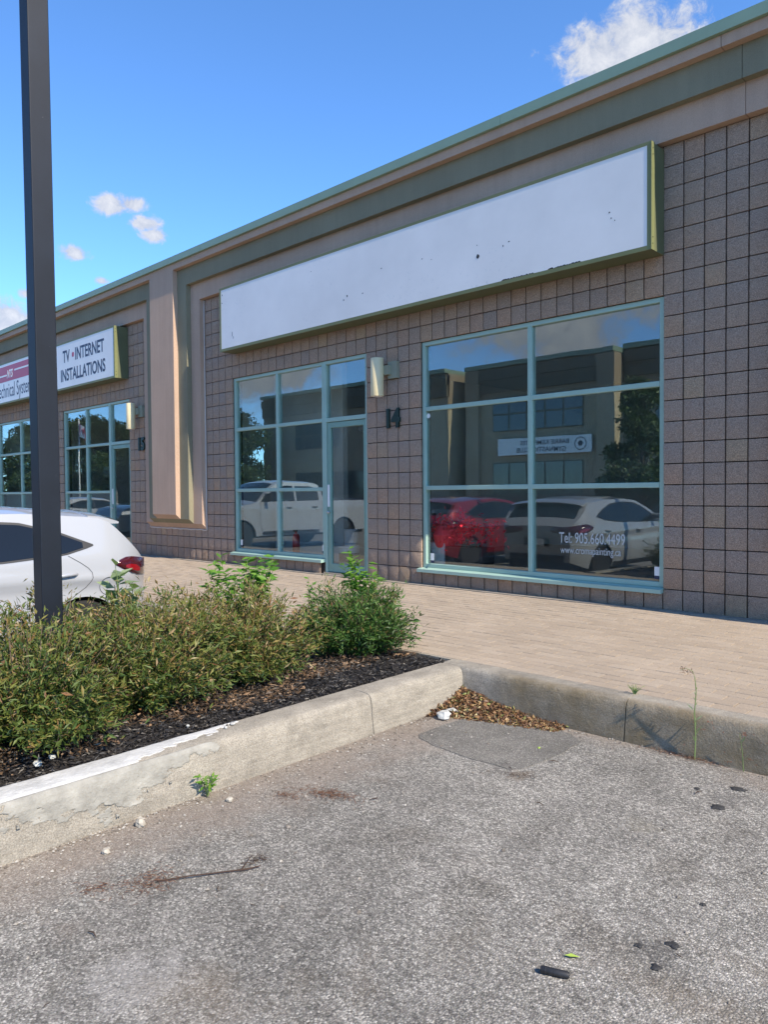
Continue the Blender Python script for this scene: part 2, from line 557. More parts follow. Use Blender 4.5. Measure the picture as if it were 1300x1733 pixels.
mat_leaf('shrub_leaf', [(0.0, (0.026, 0.055, 0.012)), (0.28, (0.068, 0.112, 0.022)), (0.52, (0.135, 0.160, 0.032)), (0.70, (0.225, 0.190, 0.052)), (0.85, (0.21, 0.095, 0.040)), (1.0, (0.36, 0.29, 0.15))], trans=0.2)
mat_leaf('shrub_leaf_green', [(0.0, (0.022, 0.060, 0.012)), (0.4, (0.055, 0.125, 0.022)), (0.7, (0.10, 0.185, 0.036)), (0.85, (0.19, 0.17, 0.05)), (1.0, (0.22, 0.10, 0.045))], trans=0.2)
mat_leaf('weed_leaf', [(0.0, (0.075, 0.19, 0.02)), (0.5, (0.12, 0.27, 0.03)), (1.0, (0.19, 0.33, 0.05))], trans=0.4)
mat_leaf('pale_leaf', [(0.0, (0.16, 0.23, 0.10)), (1.0, (0.30, 0.36, 0.20))])
mat_leaf('dead_leaf', [(0.0, (0.05, 0.028, 0.018)), (0.30, (0.14, 0.07, 0.04)), (0.60, (0.27, 0.145, 0.065)), (0.82, (0.38, 0.25, 0.12)), (0.95, (0.52, 0.43, 0.24)), (1.0, (0.26, 0.28, 0.09))], trans=0.1)
mat_leaf('litter', [(0.0, (0.055, 0.035, 0.022)), (0.5, (0.17, 0.105, 0.06)), (1.0, (0.34, 0.22, 0.13))], trans=0.1)
mat_leaf('chip', [(0.0, (0.012, 0.011, 0.011)), (0.7, (0.030, 0.027, 0.026)), (0.93, (0.075, 0.068, 0.062)), (1.0, (0.20, 0.18, 0.15))], trans=0.0)
mat_leaf('grit', [(0.0, (0.12, 0.10, 0.08)), (0.5, (0.22, 0.19, 0.155)), (1.0, (0.42, 0.39, 0.34))], rough=0.9, trans=0.0)
mat_leaf('tree_leaf', [(0.0, (0.020, 0.045, 0.014)), (0.6, (0.050, 0.090, 0.024)), (1.0, (0.090, 0.130, 0.035))])


def mat_paint(name, col, metallic=0.0, rough=0.25):
    mt, T, b = principled(name)
    b.inputs['Base Color'].default_value = tuple(col) + (1,)
    b.inputs['Metallic'].default_value = metallic
    b.inputs['Roughness'].default_value = rough
    b.inputs['Coat Weight'].default_value = 1.0
    b.inputs['Coat Roughness'].default_value = 0.03


mat_paint('paint_white', (0.35, 0.36, 0.375), 0.0, 0.35)
mat_paint('paint_red', (0.28, 0.010, 0.018), 0.3, 0.3)
mat_paint('paint_navy', (0.012, 0.018, 0.035), 0.3, 0.3)
simple('car_glass', (0.010, 0.012, 0.014), 0.03, spec=0.45)
simple('lamp_red', (0.24, 0.004, 0.008), 0.12, coat=0.6)
simple('lamp_dark', (0.055, 0.004, 0.007), 0.10, coat=0.8)
simple('lamp_clear', (0.6, 0.62, 0.64), 0.1, coat=0.6)
mtp, Tp, bp_ = principled('pole_paint')
bp_.inputs['Base Color'].default_value = (0.026, 0.029, 0.035, 1)
bp_.inputs['Roughness'].default_value = 0.5
bp_.inputs['Specular IOR Level'].default_value = 0.35
tcp = Tp.node('ShaderNodeTexCoord')
mpp = Tp.node('ShaderNodeMapping')
Tp.link(tcp.outputs['Object'], mpp.inputs[0])
mpp.inputs['Scale'].default_value = (1, 1, 0.45)
chp = Tp.ramp(Tp.noise(mpp.outputs[0], 55, 4, 0.7), [(0.725, 0.0), (0.745, 1.0)])
cp = Tp.mix(Tp.math('MULTIPLY', chp, 0.8), Tp.mix(1.0, (0.007, 0.010, 0.016), Tp.ramp(Tp.noise(tcp.outputs['Object'], 3, 5, 0.6), [(0.3, 0.75), (0.7, 1.3)]), 'MULTIPLY'), (0.30, 0.29, 0.27))
Tp.link(cp, bp_.inputs['Base Color'])

# ------------------------------------------------------------------ mesh helpers
SHIFT = {}


class MB:
    def __init__(self):
        self.v, self.f, self.m = [], [], []

    def add(self, vs, fs, mi=0):
        o = len(self.v)
        self.v += [tuple(p) for p in vs]
        self.f += [tuple(i + o for i in f) for f in fs]
        self.m += [mi] * len(fs)
        return self

    def box(self, x0, x1, y0, y1, z0, z1, mi=0):
        vs = [(x0, y0, z0), (x1, y0, z0), (x1, y1, z0), (x0, y1, z0), (x0, y0, z1), (x1, y0, z1), (x1, y1, z1), (x0, y1, z1)]
        return self.add(vs, [(3, 2, 1, 0), (4, 5, 6, 7), (0, 1, 5, 4), (1, 2, 6, 5), (2, 3, 7, 6), (3, 0, 4, 7)], mi)

    def loft(self, rings, close=True, caps=True, mi=0):
        n = len(rings[0])
        vs = [p for r in rings for p in r]
        fs = []
        for i in range(len(rings) - 1):
            for j in range(n if close else n - 1):
                k = (j + 1) % n
                fs.append((i * n + j, i * n + k, (i + 1) * n + k, (i + 1) * n + j))
        if caps:
            fs.append(tuple(range(n))[::-1])
            fs.append(tuple(range((len(rings) - 1) * n, len(rings) * n)))
        return self.add(vs, fs, mi)

    def prism(self, front, back, mi=0):
        """front, back: same-length outlines"""
        return self.loft([front, back], True, True, mi)

    def tube(self, pts, r, n=6, mi=0):
        rings = []
        pts = [Vector(p) for p in pts]
        for i, p in enumerate(pts):
            t = (pts[min(i + 1, len(pts) - 1)] - pts[max(i - 1, 0)])
            t = t.normalized() if t.length > 1e-9 else Vector((0, 0, 1))
            a = t.orthogonal().normalized()
            b = t.cross(a)
            rr = r[i] if isinstance(r, (list, tuple)) else r
            rings.append([p + a * rr * math.cos(2 * math.pi * k / n) + b * rr * math.sin(2 * math.pi * k / n) for k in range(n)])
        return self.loft(rings, True, True, mi)

    def lathe(self, prof, center, axis='z', n=24, mi=0):
        """prof: list of (radius, height)"""
        rings = []
        for r, h in prof:
            ring = []
            for k in range(n):
                a = 2 * math.pi * k / n
                c, s = r * math.cos(a), r * math.sin(a)
                q = {'z': (c, s, h), 'x': (h, c, s), 'y': (c, h, s)}[axis]
                ring.append((q[0] + center[0], q[1] + center[1], q[2] + center[2]))
            rings.append(ring)
        return self.loft(rings, True, True, mi)

    def build(self, name, mat, parent=None, smooth=False, loc=None, angle=None):
        me = bpy.data.meshes.new(name)
        me.from_pydata(self.v, [], self.f)
        mats = mat if isinstance(mat, (list, tuple)) else [mat]
        for q in mats:
            me.materials.append(MATS[q])
        if len(mats) > 1:
            me.polygons.foreach_set('material_index', self.m)
        import bmesh
        bm = bmesh.new()
        bm.from_mesh(me)
        bmesh.ops.recalc_face_normals(bm, faces=bm.faces)
        if angle is not None:
            for e in bm.edges:
                e.smooth = not (len(e.link_faces) == 2 and e.calc_face_angle(0) > angle)
        bm.to_mesh(me)
        bm.free()
        if smooth or angle is not None:
            me.polygons.foreach_set('use_smooth', [True] * len(me.polygons))
        me.update()
        return link(name, me, parent, loc)


def link(name, me, parent=None, loc=None):
    o = bpy.data.objects.new(name, me)
    COL.objects.link(o)
    if parent is not None:
        o.parent = parent
    if loc is not None:
        o.location = loc
    return o


def empty(name, loc=(0, 0, 0), rz=0.0, parent=None):
    o = bpy.data.objects.new(name, None)
    COL.objects.link(o)
    o.location = loc
    o.rotation_euler = (0, 0, rz)
    o.empty_display_size = 0.1
    if parent is not None:
        o.parent = parent
    return o


def tag(o, label=None, cat=None, group=None, kind=None):
    if label:
        o['label'] = label
    if cat:
        o['category'] = cat
    if group:
        o['group'] = group
    if kind:
        o['kind'] = kind
    return o


def copy_tree(o, parent=None):
    c = o.copy()
    COL.objects.link(c)
    c.parent = parent
    for ch in o.children:
        copy_tree(ch, c)
    return c


def bulk(name, verts, faces4, mat, parent=None, tint=None, smooth=False):
    """verts (n,3), faces (m,k) arrays; tint per vertex"""
    me = bpy.data.meshes.new(name)
    n, mcount, k = len(verts), len(faces4), faces4.shape[1]
    me.vertices.add(n)
    me.vertices.foreach_set('co', np.ascontiguousarray(verts, dtype=np.float32).ravel())
    me.loops.add(mcount * k)
    me.loops.foreach_set('vertex_index', np.ascontiguousarray(faces4, dtype=np.int32).ravel())
    me.polygons.add(mcount)
    me.polygons.foreach_set('loop_start', np.arange(0, mcount * k, k, dtype=np.int32))
    me.polygons.foreach_set('loop_total', np.full(mcount, k, dtype=np.int32))
    me.polygons.foreach_set('use_smooth', np.full(mcount, bool(smooth), dtype=bool))
    if tint is not None:
        a = me.attributes.new('tint', 'FLOAT', 'POINT')
        a.data.foreach_set('value', np.ascontiguousarray(tint, dtype=np.float32))
    me.materials.append(MATS[mat])
    me.update(calc_edges=True)
    me.validate()
    return link(name, me, parent)


def unit(a):
    return a / np.maximum(np.linalg.norm(a, axis=1, keepdims=True), 1e-9)


def leaves(pos, dirs, length, width, fold=0.25, nrm=None):
    """folded leaf blades: base, two sides, tip -> two quads sharing the mid rib (6 verts)"""
    n = len(pos)
    d = unit(dirs)
    if nrm is None:
        nrm = rng.normal(size=(n, 3)) * 0.7 + np.array([0.25, -0.1, 0.9])
    side = unit(np.cross(d, nrm))
    up = unit(np.cross(side, d))
    L = np.broadcast_to(np.asarray(length), (n,))[:, None]
    Wd = np.broadcast_to(np.asarray(width), (n,))[:, None]
    base = pos
    mid = pos + d * L * 0.5 - up * Wd * fold
    tip = pos + d * L - up * L * 0.10
    l1 = pos + d * L * 0.42 - side * Wd * 0.5 + up * Wd * fold * 0.4
    r1 = pos + d * L * 0.42 + side * Wd * 0.5 + up * Wd * fold * 0.4
    V = np.stack([base, l1, tip, r1, mid], axis=1).reshape(-1, 3)
    i = np.arange(n)[:, None] * 5
    F = np.concatenate([i + np.array([[0, 4, 2, 1]]), i + np.array([[0, 3, 2, 4]])], axis=0)
    return V, F


def text_mesh(body, size, extrude, mat, parent=None, name='lettering', bold=0.0, sx=1.0, shear=0.0, align='LEFT'):
    cu = bpy.data.curves.new('txt', 'FONT')
    cu.body = body
    cu.size = size
    cu.extrude = extrude
    cu.offset = bold
    cu.shear = shear
    cu.align_x = align
    cu.resolution_u = 4
    ob = bpy.data.objects.new('txt', cu)
    COL.objects.link(ob)
    bpy.context.view_layer.update()
    dg = bpy.context.evaluated_depsgraph_get()
    me = bpy.data.meshes.new_from_object(ob.evaluated_get(dg))
    bpy.data.objects.remove(ob)
    bpy.data.curves.remove(cu)
    me.materials.clear()
    me.materials.append(MATS[mat])
    n = len(me.vertices)
    co = np.empty(n * 3, dtype=np.float32)
    me.vertices.foreach_get('co', co)
    co = co.reshape(-1, 3)
    # text plane xy -> world xz facing -y
    out = np.stack([co[:, 0] * sx, -co[:, 2], co[:, 1]], axis=1)
    me.vertices.foreach_set('co', np.ascontiguousarray(out).ravel())
    me.update()
    return link(name, me, parent)


def sz(y):          # footpath surface
    return 0.02 * y


# ------------------------------------------------------------------ ground
ys = [-1200, -300, -120, -60, -30, -18, -12, -9, -6, -3.2, -3.07]
xs = [-1200, -300, -100, -50, -30, -15, -6, -0.35, -0.06, 3, 8, 30, 300, 1200]
mb = MB()
idx = {}
for j, y in enumerate(ys):
    for i, x in enumerate(xs):
        idx[i, j] = len(mb.v)
        mb.v.append((x, y, gz(y)))
for j in range(len(ys) - 1):
    for i in range(len(xs) - 1):
        mb.f.append((idx[i, j], idx[i + 1, j], idx[i + 1, j + 1], idx[i, j + 1]))
        mb.m.append(0)
lot = mb.build('parking_lot', 'asphalt')
tag(lot, kind='structure')
# land beyond the building
mb = MB().add([(-1200, -3.06, -0.36), (1200, -3.06, -0.36), (1200, 1200, -0.36), (-1200, 1200, -0.36)], [(0, 1, 2, 3)])
tag(mb.build('ground', 'mulch_soil'), kind='structure')

# repaired asphalt patch beside the corner
pp = [(0.16, -3.80), (0.17, -3.55), (0.18, -3.16), (0.50, -3.15), (0.86, -3.17), (0.99, -3.28), (1.00, -3.60), (0.97, -3.84), (0.90, -3.90), (0.62, -3.91), (0.36, -3.885), (0.20, -3.85)]
mb = MB()
fine = []
for i in range(len(pp)):
    a, b_ = Vector(pp[i]), Vector(pp[(i + 1) % len(pp)])
    for t in (0, 0.33, 0.66):
        q = a.lerp(b_, t)
        q += Vector((mnoise.noise((q.x * 9, q.y * 9, 0)), mnoise.noise((q.x * 9, q.y * 9, 5)))) * 0.018
        fine.append((q.x, q.y))
top = [(x, y, gz(y) + 0.0035) for x, y in fine]
bot = [(x, y, gz(y) - 0.02) for x, y in fine]
mb.prism(top, bot)
tag(mb.build('asphalt_patch', 'asphalt_patch'), kind='structure')

# ------------------------------------------------------------------ footpath: pavers
walk = empty('sidewalk')
tag(walk, kind='structure')
PL, PW, PH = 0.2, 0.1, 0.06
Y0, Y1 = -0.11, -2.86            # wall strip .. kerb back
mb = MB().add([(-40, 0.0, sz(0) - 0.007), (-40, -2.87, sz(-2.87) - 0.007), (30, -2.87, sz(-2.87) - 0.007), (30, 0.0, sz(0) - 0.007)], [(0, 1, 2, 3)])
mb.build('bedding_sand', 'paver_sand', walk)


def paver_mesh(name):
    b = 0.003
    hx, hy = PL / 2 - 0.0034, PW / 2 - 0.0026
    m_ = MB()
    m_.loft([[(-hx, -hy, -PH), (hx, -hy, -PH), (hx, hy, -PH), (-hx, hy, -PH)],
             [(-hx, -hy, -b), (hx, -hy, -b), (hx, hy, -b), (-hx, hy, -b)],
             [(-hx + 0.0004, -hy + b, 0), (hx - 0.0004, -hy + b, 0), (hx - 0.0004, hy - b, 0), (-hx + 0.0004, hy - b, 0)]])
    return m_


pm = paver_mesh('paver')
po0 = pm.build('paver', 'paver', walk)
paver_me = po0.data
cells = []
nrow = int(round((Y0 - Y1) / PW))
for r_ in range(nrow):
    y = Y0 - PW * (r_ + 0.5)
    off = 0.1 if r_ % 2 else 0.0
    k0, k1 = int(-26 / PL), int(9 / PL)
    for k in range(k0, k1):
        x = k * PL + off
        cells.append((x, y))
cells = [(x, y) for x, y in cells]


def visible_area(x, y, z):
    d = Vector((x, y, z)) - CAM
    w = d.dot(fwd)
    if w < 0.3:
        return 0
    u, v = d.dot(cright) / w, d.dot(cup) / w
    if abs(u) > 0.52 or abs(v) > 0.69:
        return 0
    return 1.0 / (w * w)


def hidden_by_island(x, y):
    return x < -0.55 + (y + 2.9) * -0.55 and y < -1.3 and x > -4


order = sorted(cells, key=lambda c: -visible_area(c[0], c[1], 0) * (0 if hidden_by_island(*c) else 1))
near, far = order[:300], order[300:]
first = True
for x, y in near:
    if first:
        o = po0
        first = False
    else:
        o = po0.copy()
        COL.objects.link(o)
    o.location = (x, y, sz(y) + random.uniform(-0.0015, 0.0015))
    o.rotation_euler = (0.02 + random.uniform(-0.006, 0.006), random.uniform(-0.004, 0.004), random.uniform(-0.006, 0.006))
pv = np.array(pm.v)
pf = np.array([f for f in pm.f if len(f) == 4])
pf = pf[[i for i in range(len(pf))]]
fa = np.array([(x, y, sz(y) + random.uniform(-0.0015, 0.0015)) for x, y in far])
V = (pv[None] + fa[:, None]).reshape(-1, 3)
F = (pf[None] + (np.arange(len(fa)) * len(pv))[:, None, None]).reshape(-1, 4)
o = bulk('paver_field', V, F, 'paver_island', walk)
tag(o, kind='stuff')
# concrete strip along the wall foot
mb = MB()
for x0 in np.arange(-27, 9, 3.0):
    mb.box(x0 + 0.003, x0 + 2.997, -0.105, 0.02, -0.1, 0.004)
mb.build('wall_footing', 'concrete_strip', walk)

# ------------------------------------------------------------------ kerbs
kerb = empty('kerb')
tag(kerb, kind='structure')
KP = [(0.205, -0.02), (0.20, 0.0), (0.10, 0.002), (0.045, 0.0), (0.024, -0.007), (0.009, -0.022), (0.0, -0.05), (-0.006, -0.10), (-0.012, -0.16), (-0.018, -0.21), (-0.022, -0.25), (-0.024, -0.33)]


def kerb_run(name, length, place, seed, chip=1.0):
    """place(t, across, z) -> world; across>=0 goes back from the face"""
    n = max(2, int(length / 0.03))
    rings = []
    for i in range(n + 1):
        t = length * i / n
        ring = []
        for k, (a, z) in enumerate(KP):
            nz1 = mnoise.fractal((t * 2.5 + seed * 7.3, a * 8, z * 8 + seed), 1.0, 2.0, 5)
            nz2 = mnoise.fractal((t * 14 + seed, a * 30, z * 30), 1.0, 2.0, 3)
            e = 1.0 if 3 <= k <= 6 else 0.45
            dd = (nz1 * 0.005 + nz2 * 0.003) * e * chip
            ring.append(place(t, a - dd * (0.4 if k < 4 else 1.0), z - abs(nz2) * 0.004 * e * chip))
        rings.append(ring)
    m_ = MB()
    m_.loft(rings, False, False)
    nn = len(KP)
    m_.f.append(tuple(range(nn)))
    m_.f.append(tuple(range(n * nn, n * nn + nn))[::-1])
    m_.m += [0, 0]
    return m_.build(name, 'kerb_concrete', kerb, angle=rad(50))


def kx(x0):
    return lambda t, a, z: (x0 + t, -3.07 + a, sz(-3.07) + z)


def ky(y0):
    return lambda t, a, z: (-0.07 - a, y0 - t, sz(y0 - t) + z)


kerb_run('kerb_segment', 1.445, kx(-0.275), 1)
kerb_run('kerb_segment', 2.3, kx(1.177), 2)
kerb_run('kerb_segment', 3.0, kx(3.485), 3)
kerb_run('kerb_segment', 3.0, kx(6.49), 4)
kerb_run('kerb_segment', 0.905, ky(-3.072), 5)
kerb_run('kerb_segment', 2.9, ky(-3.982), 6)
kerb_run('kerb_segment', 2.2, ky(-6.888), 7)
# far side of the island and the kerb behind the parked cars
kerb_run('kerb_segment', 6.0, lambda t, a, z: (-2.72 + a, -3.072 - t, sz(-3.07 - t) + z), 8)
kerb_run('kerb_segment', 22.0, lambda t, a, z: (-24.72 + t, -3.07 + a, sz(-3.07) + z), 9)
# infill between walk and bed end
mb = MB().box(-2.70, -0.275, -2.935, -2.865, -0.3, sz(-2.9) - 0.004)
mb.build('kerb_edging', 'kerb_concrete', kerb)


# mortar repair on the near end of the island kerb (shell following the profile, ragged edge)
def repair(name, mat, y_a, y_b, d0, low, off, raggy=0.03):
    """d measured along the kerb profile from the back edge of the top"""
    P = [(0.195, 0.001), (0.10, 0.003), (0.05, 0.001), (0.024, -0.007), (0.009, -0.022), (0.0, -0.05), (-0.006, -0.10), (-0.012, -0.16), (-0.018, -0.21), (-0.022, -0.25)]
    acc = [0.0]
    for i in range(1, len(P)):
        acc.append(acc[-1] + math.hypot(P[i][0] - P[i - 1][0], P[i][1] - P[i - 1][1]))
    m_ = MB()
    n, nr = 330, 64
    grid = {}
    D1 = acc[-1]
    for i in range(n + 1):
        y = y_a + (y_b - y_a) * i / n
        for k in range(nr + 1):
            dd = d0 + (D1 - d0) * k / nr
            a = float(np.interp(dd, acc, [p[0] for p in P]))
            z = float(np.interp(dd, acc, [p[1] for p in P]))
            q = mnoise.fractal((y * 6, dd * 9, 3), 1.0, 2.0, 5)
            th = min(1.0, max(0.0, (low(i / n) - dd) / 0.05))
            oo = off * (0.25 + 0.75 * th) + 0.0035 * q
            nx = min(1.0, max(0.0, (dd - 0.13) / 0.06))
            p = Vector((-0.07 - a, y, sz(y) + z)) + Vector((nx, 0, 1 - nx * 0.9)).normalized() * oo
            grid[i, k] = len(m_.v)
            m_.v.append(tuple(p))
    for i in range(n):
        y = y_a + (y_b - y_a) * i / n
        for k in range(nr):
            dd = d0 + (D1 - d0) * k / nr
            lim = low(i / n) + raggy * mnoise.fractal((y * 9, dd * 16, 0), 0.8, 2.1, 6) * 1.5
            if dd < lim and lim - d0 > 0.004:
                m_.f.append((grid[i, k], grid[i + 1, k], grid[i + 1, k + 1], grid[i, k + 1]))
                m_.m.append(0)
    o_ = m_.build(name, mat, kerb, smooth=True)
    md = o_.modifiers.new('thick', 'SOLIDIFY')
    md.thickness = 0.012
    md.offset = -1
    return o_


repair('repair_mortar', 'mortar_grey', -6.75, -5.06, 0.165, lambda t: 0.19 + 0.185 * min(1, (1 - t) * 2.6) * (0.66 + 0.34 * math.sin(t * 11 + 0.5)), 0.006, 0.06)
repair('repair_whitewash', 'mortar_white', -6.95, -4.85, 0.0, lambda t: 0.02 + 0.185 * min(1, (1 - t) * 2.0), 0.004, 0.035)

# ------------------------------------------------------------------ planting bed
mb = MB()
for i in range(26):
    for j in range(80):
        x = -2.53 + (2.53 - 0.275) * i / 25
        y = -8.9 + (8.9 - 2.93) * j / 79
        ed = min(1.0, (x + 2.53) / 0.3, (-0.275 - x) / 0.25, (-2.93 - y) / 0.3)
        z = sz(y) - 0.035 + 0.035 * max(0, ed) + 0.02 * mnoise.noise((x * 5, y * 5, 0))
        mb.v.append((x, y, z))
for i in range(25):
    for j in range(79):
        a = i * 80 + j
        mb.f.append((a, a + 80, a + 81, a + 1))
        mb.m.append(0)
bed = mb.build('mulch_bed', 'mulch_soil', smooth=True)
tag(bed, kind='structure')


def bed_z(x, y):
    ed = np.clip(np.minimum(np.minimum((x + 2.53) / 0.3, (-0.275 - x) / 0.25), (-2.93 - y) / 0.3), 0, 1)
    return sz(y) - 0.035 + 0.035 * ed


def chips(name, n, xr, yr, size, mat, zfun, lift=0.012, label=None, aspect=0.28, tint=None):
    x = rng.uniform(*xr, n)
    y = rng.uniform(*yr, n)
    z = zfun(x, y) + rng.uniform(0, lift, n)
    d = rng.normal(size=(n, 3)) * np.array([1, 1, 0.28])
    L = rng.uniform(0.45, 1.3, n) * size
    Vv, Ff = leaves(np.stack([x, y, z], 1), d, L, L * aspect, 0.3)
    tn = rng.random(n) if tint is None else tint(n)
    ob = bulk(name, Vv, Ff, mat, None, np.repeat(tn, 5))
    tag(ob, label, None, None, 'stuff')
    return ob


chips('mulch', 26000, (-1.0, -0.285), (-8.0, -2.94), 0.034, 'chip', bed_z, 0.022, 'black shredded bark mulch in the planting bed')


# ------------------------------------------------------------------ leaf litter under the shrubs
def litter_z(x, y):
    return bed_z(x, y) + 0.012


n = 7500
x = -0.42 - np.abs(rng.normal(0, 0.30, n))
y = rng.uniform(-7.2, -4.2, n)
extra = rng.random(n) < 0.25
y[extra] = rng.uniform(-4.2, -2.95, extra.sum())
x[extra] -= 0.16
keep = (mnoise_arr := np.array([mnoise.noise((a * 3.5, b * 2.5, 0)) for a, b in zip(x, y)])) > -0.22
x, y = x[keep], y[keep]
n = len(x)
z = bed_z(x, y) + rng.uniform(0.005, 0.045, n)
d = rng.normal(size=(n, 3)) * np.array([1, 1, 0.35])
L = rng.uniform(0.012, 0.034, n)
big = rng.random(n) < 0.05
L[big] *= 1.7
thin = rng.random(n) < 0.6
L[thin] *= 1.8
Wd = np.where(thin, L * 0.06, L * 0.55)
V, F = leaves(np.stack([x, y, z], 1), d, L, Wd, 0.3)
o = bulk('leaf_litter', V, F, 'litter', None, np.repeat(rng.random(n), 5))
tag(o, 'dry brown leaves and twigs littering the bed under the shrubs', None, None, 'stuff')

# ------------------------------------------------------------------ the commercial building
U, VV = 0.2, 0.206
bld = empty('commercial_building', (-8.0, 3.0, 0))
tag(bld, 'long single storey plaza building of brown split block with green trim', 'building')
BO = Vector((8.0, -3.0, 0))      # world -> building-local offset


def wb(name, mbx, mat, parent=bld, **kw):
    o_ = mbx.build(name, mat, parent, **kw)
    if parent is bld:
        o_.location = BO
    return o_


XL, XR = -26.0, 14.0
ZT = 22 * VV                      # top of blocks = 4.532
TOPW = 15 * VV                    # window head 3.09
SILL = 0.206
opens = [(-3.2, 0.0, SILL, TOPW), (-7.4, -5.12, SILL, TOPW), (-5.12, -4.2, 0.0, TOPW),
         (-14.2, -11.92, SILL, TOPW), (-11.92, -11.0, 0.0, TOPW), (-18.4, -15.2, SILL, TOPW)]
# backing wall with openings
mb = MB()
xsb = sorted({XL, XR} | {q for o_ in opens for q in o_[:2]})
for i in range(len(xsb) - 1):
    a, b_ = xsb[i], xsb[i + 1]
    op = [o_ for o_ in opens if o_[0] <= a + 1e-6 and o_[1] >= b_ - 1e-6]
    if op:
        if op[0][2] > 0:
            mb.box(a, b_, 0.030, 0.2, -0.3, op[0][2])
        else:
            mb.box(a, b_, 0.03, 0.2, -0.3, 0.02)
        mb.box(a, b_, 0.030, 0.2, op[0][3], 5.2)
    else:
        mb.box(a, b_, 0.030, 0.2, -0.3, 5.2)
wb('backing_wall', mb, 'mortar')
mb = MB()
mb.box(XL, XL + 0.2, 0.2, 18, -0.3, 5.2).box(XR - 0.2, XR, 0.2, 18, -0.3, 5.2).box(XL, XR, 18, 18.2, -0.3, 5.2)
wb('outer_wall', mb, 'opp_block')
wb('roof', MB().box(XL, XR, 0.2, 18.2, 4.95, 5.15), 'roof_gravel')

# split-face blocks
variants = []


def block_mesh(seed, depth=0.045):
    g = 5
    m_ = MB()
    hx, hz = U / 2 - 0.0068, VV / 2 - 0.0050
    vs = []
    for j in range(g):
        for i in range(g):
            fx, fz = i / (g - 1) * 2 - 1, j / (g - 1) * 2 - 1
            edge = max(abs(fx), abs(fz))
            yy = 0.0055 * mnoise.noise((fx * 1.7 + seed * 5.1, fz * 1.7, seed * 2.3)) - 0.006 * (1 - edge ** 3)
            if edge > 0.99:
                yy = 0.004 + 0.002 * mnoise.noise((fx * 3 + seed, fz * 3, 9))
            jx = 0.002 * mnoise.noise((fx * 4, fz * 4, seed + 3.3)) if edge > .99 else 0
            vs.append((fx * hx + jx, yy, fz * hz + jx))
    fs = [(j * g + i, j * g + i + 1, (j + 1) * g + i + 1, (j + 1) * g + i) for j in range(g - 1) for i in range(g - 1)]
    ring = [i for i in range(g)] + [j * g + g - 1 for j in range(1, g)] + [(g - 1) * g + i for i in range(g - 2, -1, -1)] + [j * g for j in range(g - 2, 0, -1)]
    nb = len(vs)
    for q in ring:
        vs.append((vs[q][0], depth, vs[q][2]))
    L_ = len(ring)
    for k in range(L_):
        fs.append((ring[k], nb + k, nb + (k + 1) % L_, ring[(k + 1) % L_]))
    m_.add(vs, fs)
    return m_


bvar = [block_mesh(s) for s in range(8)]
cells = []
for i in range(int(round(XL / U)), int(round(XR / U))):
    x0, x1 = i * U, (i + 1) * U
    xc = (x0 + x1) / 2
    for r_ in range(22):
        z0, z1 = r_ * VV, (r_ + 1) * VV
        zc = (z0 + z1) / 2
        hit = False
        for o_ in opens:
            zlo = o_[2] if o_[2] > 0 else -1
            if xc > o_[0] - 0.01 and xc < o_[1] + 0.01 and zc > zlo and zc < o_[3]:
                hit = True
        for pc in (-9.2, 2.05, -20.45, 13.3):
            if abs(xc - pc) < 0.86 and r_ >= 4:
                hit = True
        if -6.95 < xc < -0.45 and r_ >= 18:
            hit = True
        if -17.9 < xc < -11.3 and r_ >= 18:
            hit = True
        if not hit:
            cells.append((xc, zc))


def blk_area(c):
    d = Vector((c[0], 0, c[1])) - CAM
    w = d.dot(fwd)
    if w < 0.3 or abs(d.dot(cright) / w) > 0.515:
        return 0
    if abs(c[0] - 2.05) < 0.98:
        return 0
    return 1 / (w * w) * abs((Vector((c[0], 0, c[1])) - CAM).normalized().y)


cells.sort(key=lambda c: -blk_area(c))
bobj = []
for k, (xc, zc) in enumerate(cells[:300]):
    vi = k % 8
    if len(bobj) < 8:
        o_ = bvar[vi].build('block', 'block', bld, angle=rad(40))
        bobj.append(o_)
    else:
        o_ = bobj[vi].copy()
        COL.objects.link(o_)
    o_.location = BO + Vector((xc, random.uniform(-0.002, 0.002), zc))
    o_.rotation_euler = (0, random.choice((0, math.pi)), 0)
Vs, Fs, oo = [], [], 0
for k, (xc, zc) in enumerate(cells[300:]):
    q = bvar[random.randrange(8)]
    a = np.array(q.v) + np.array([xc, 0, zc]) + np.array(BO)
    Vs.append(a)
    Fs.append(np.array(q.f) + oo)
    oo += len(a)
o = bulk('block_field', np.concatenate(Vs), np.concatenate(Fs), 'block_island', bld)
tag(o, kind='stuff')

# stucco layers with hanging pilasters
PIL = [-20.45, -9.2, 2.05, 13.3]


def layer(name, mat, yb, yf, zlow, ztop, half, zbb, zbf, xa, xb):
    """outline of a horizontal band with legs, bottom of the legs sloping from zbb (back) to zbf (front)"""
    def outline(zb):
        pts = [(xa, ztop), (xa, zlow)]
        for pc in PIL:
            if xa < pc - half and pc + half < xb:
                pts += [(pc - half, zlow), (pc - half, zb), (pc + half, zb), (pc + half, zlow)]
        pts += [(xb, zlow), (xb, ztop)]
        return pts
    fr = [(x_, yf, z_) for x_, z_ in outline(zbf)]
    bk = [(x_, yb, z_) for x_, z_ in outline(zbb)]
    return wb(name, MB().prism(fr, bk), mat)


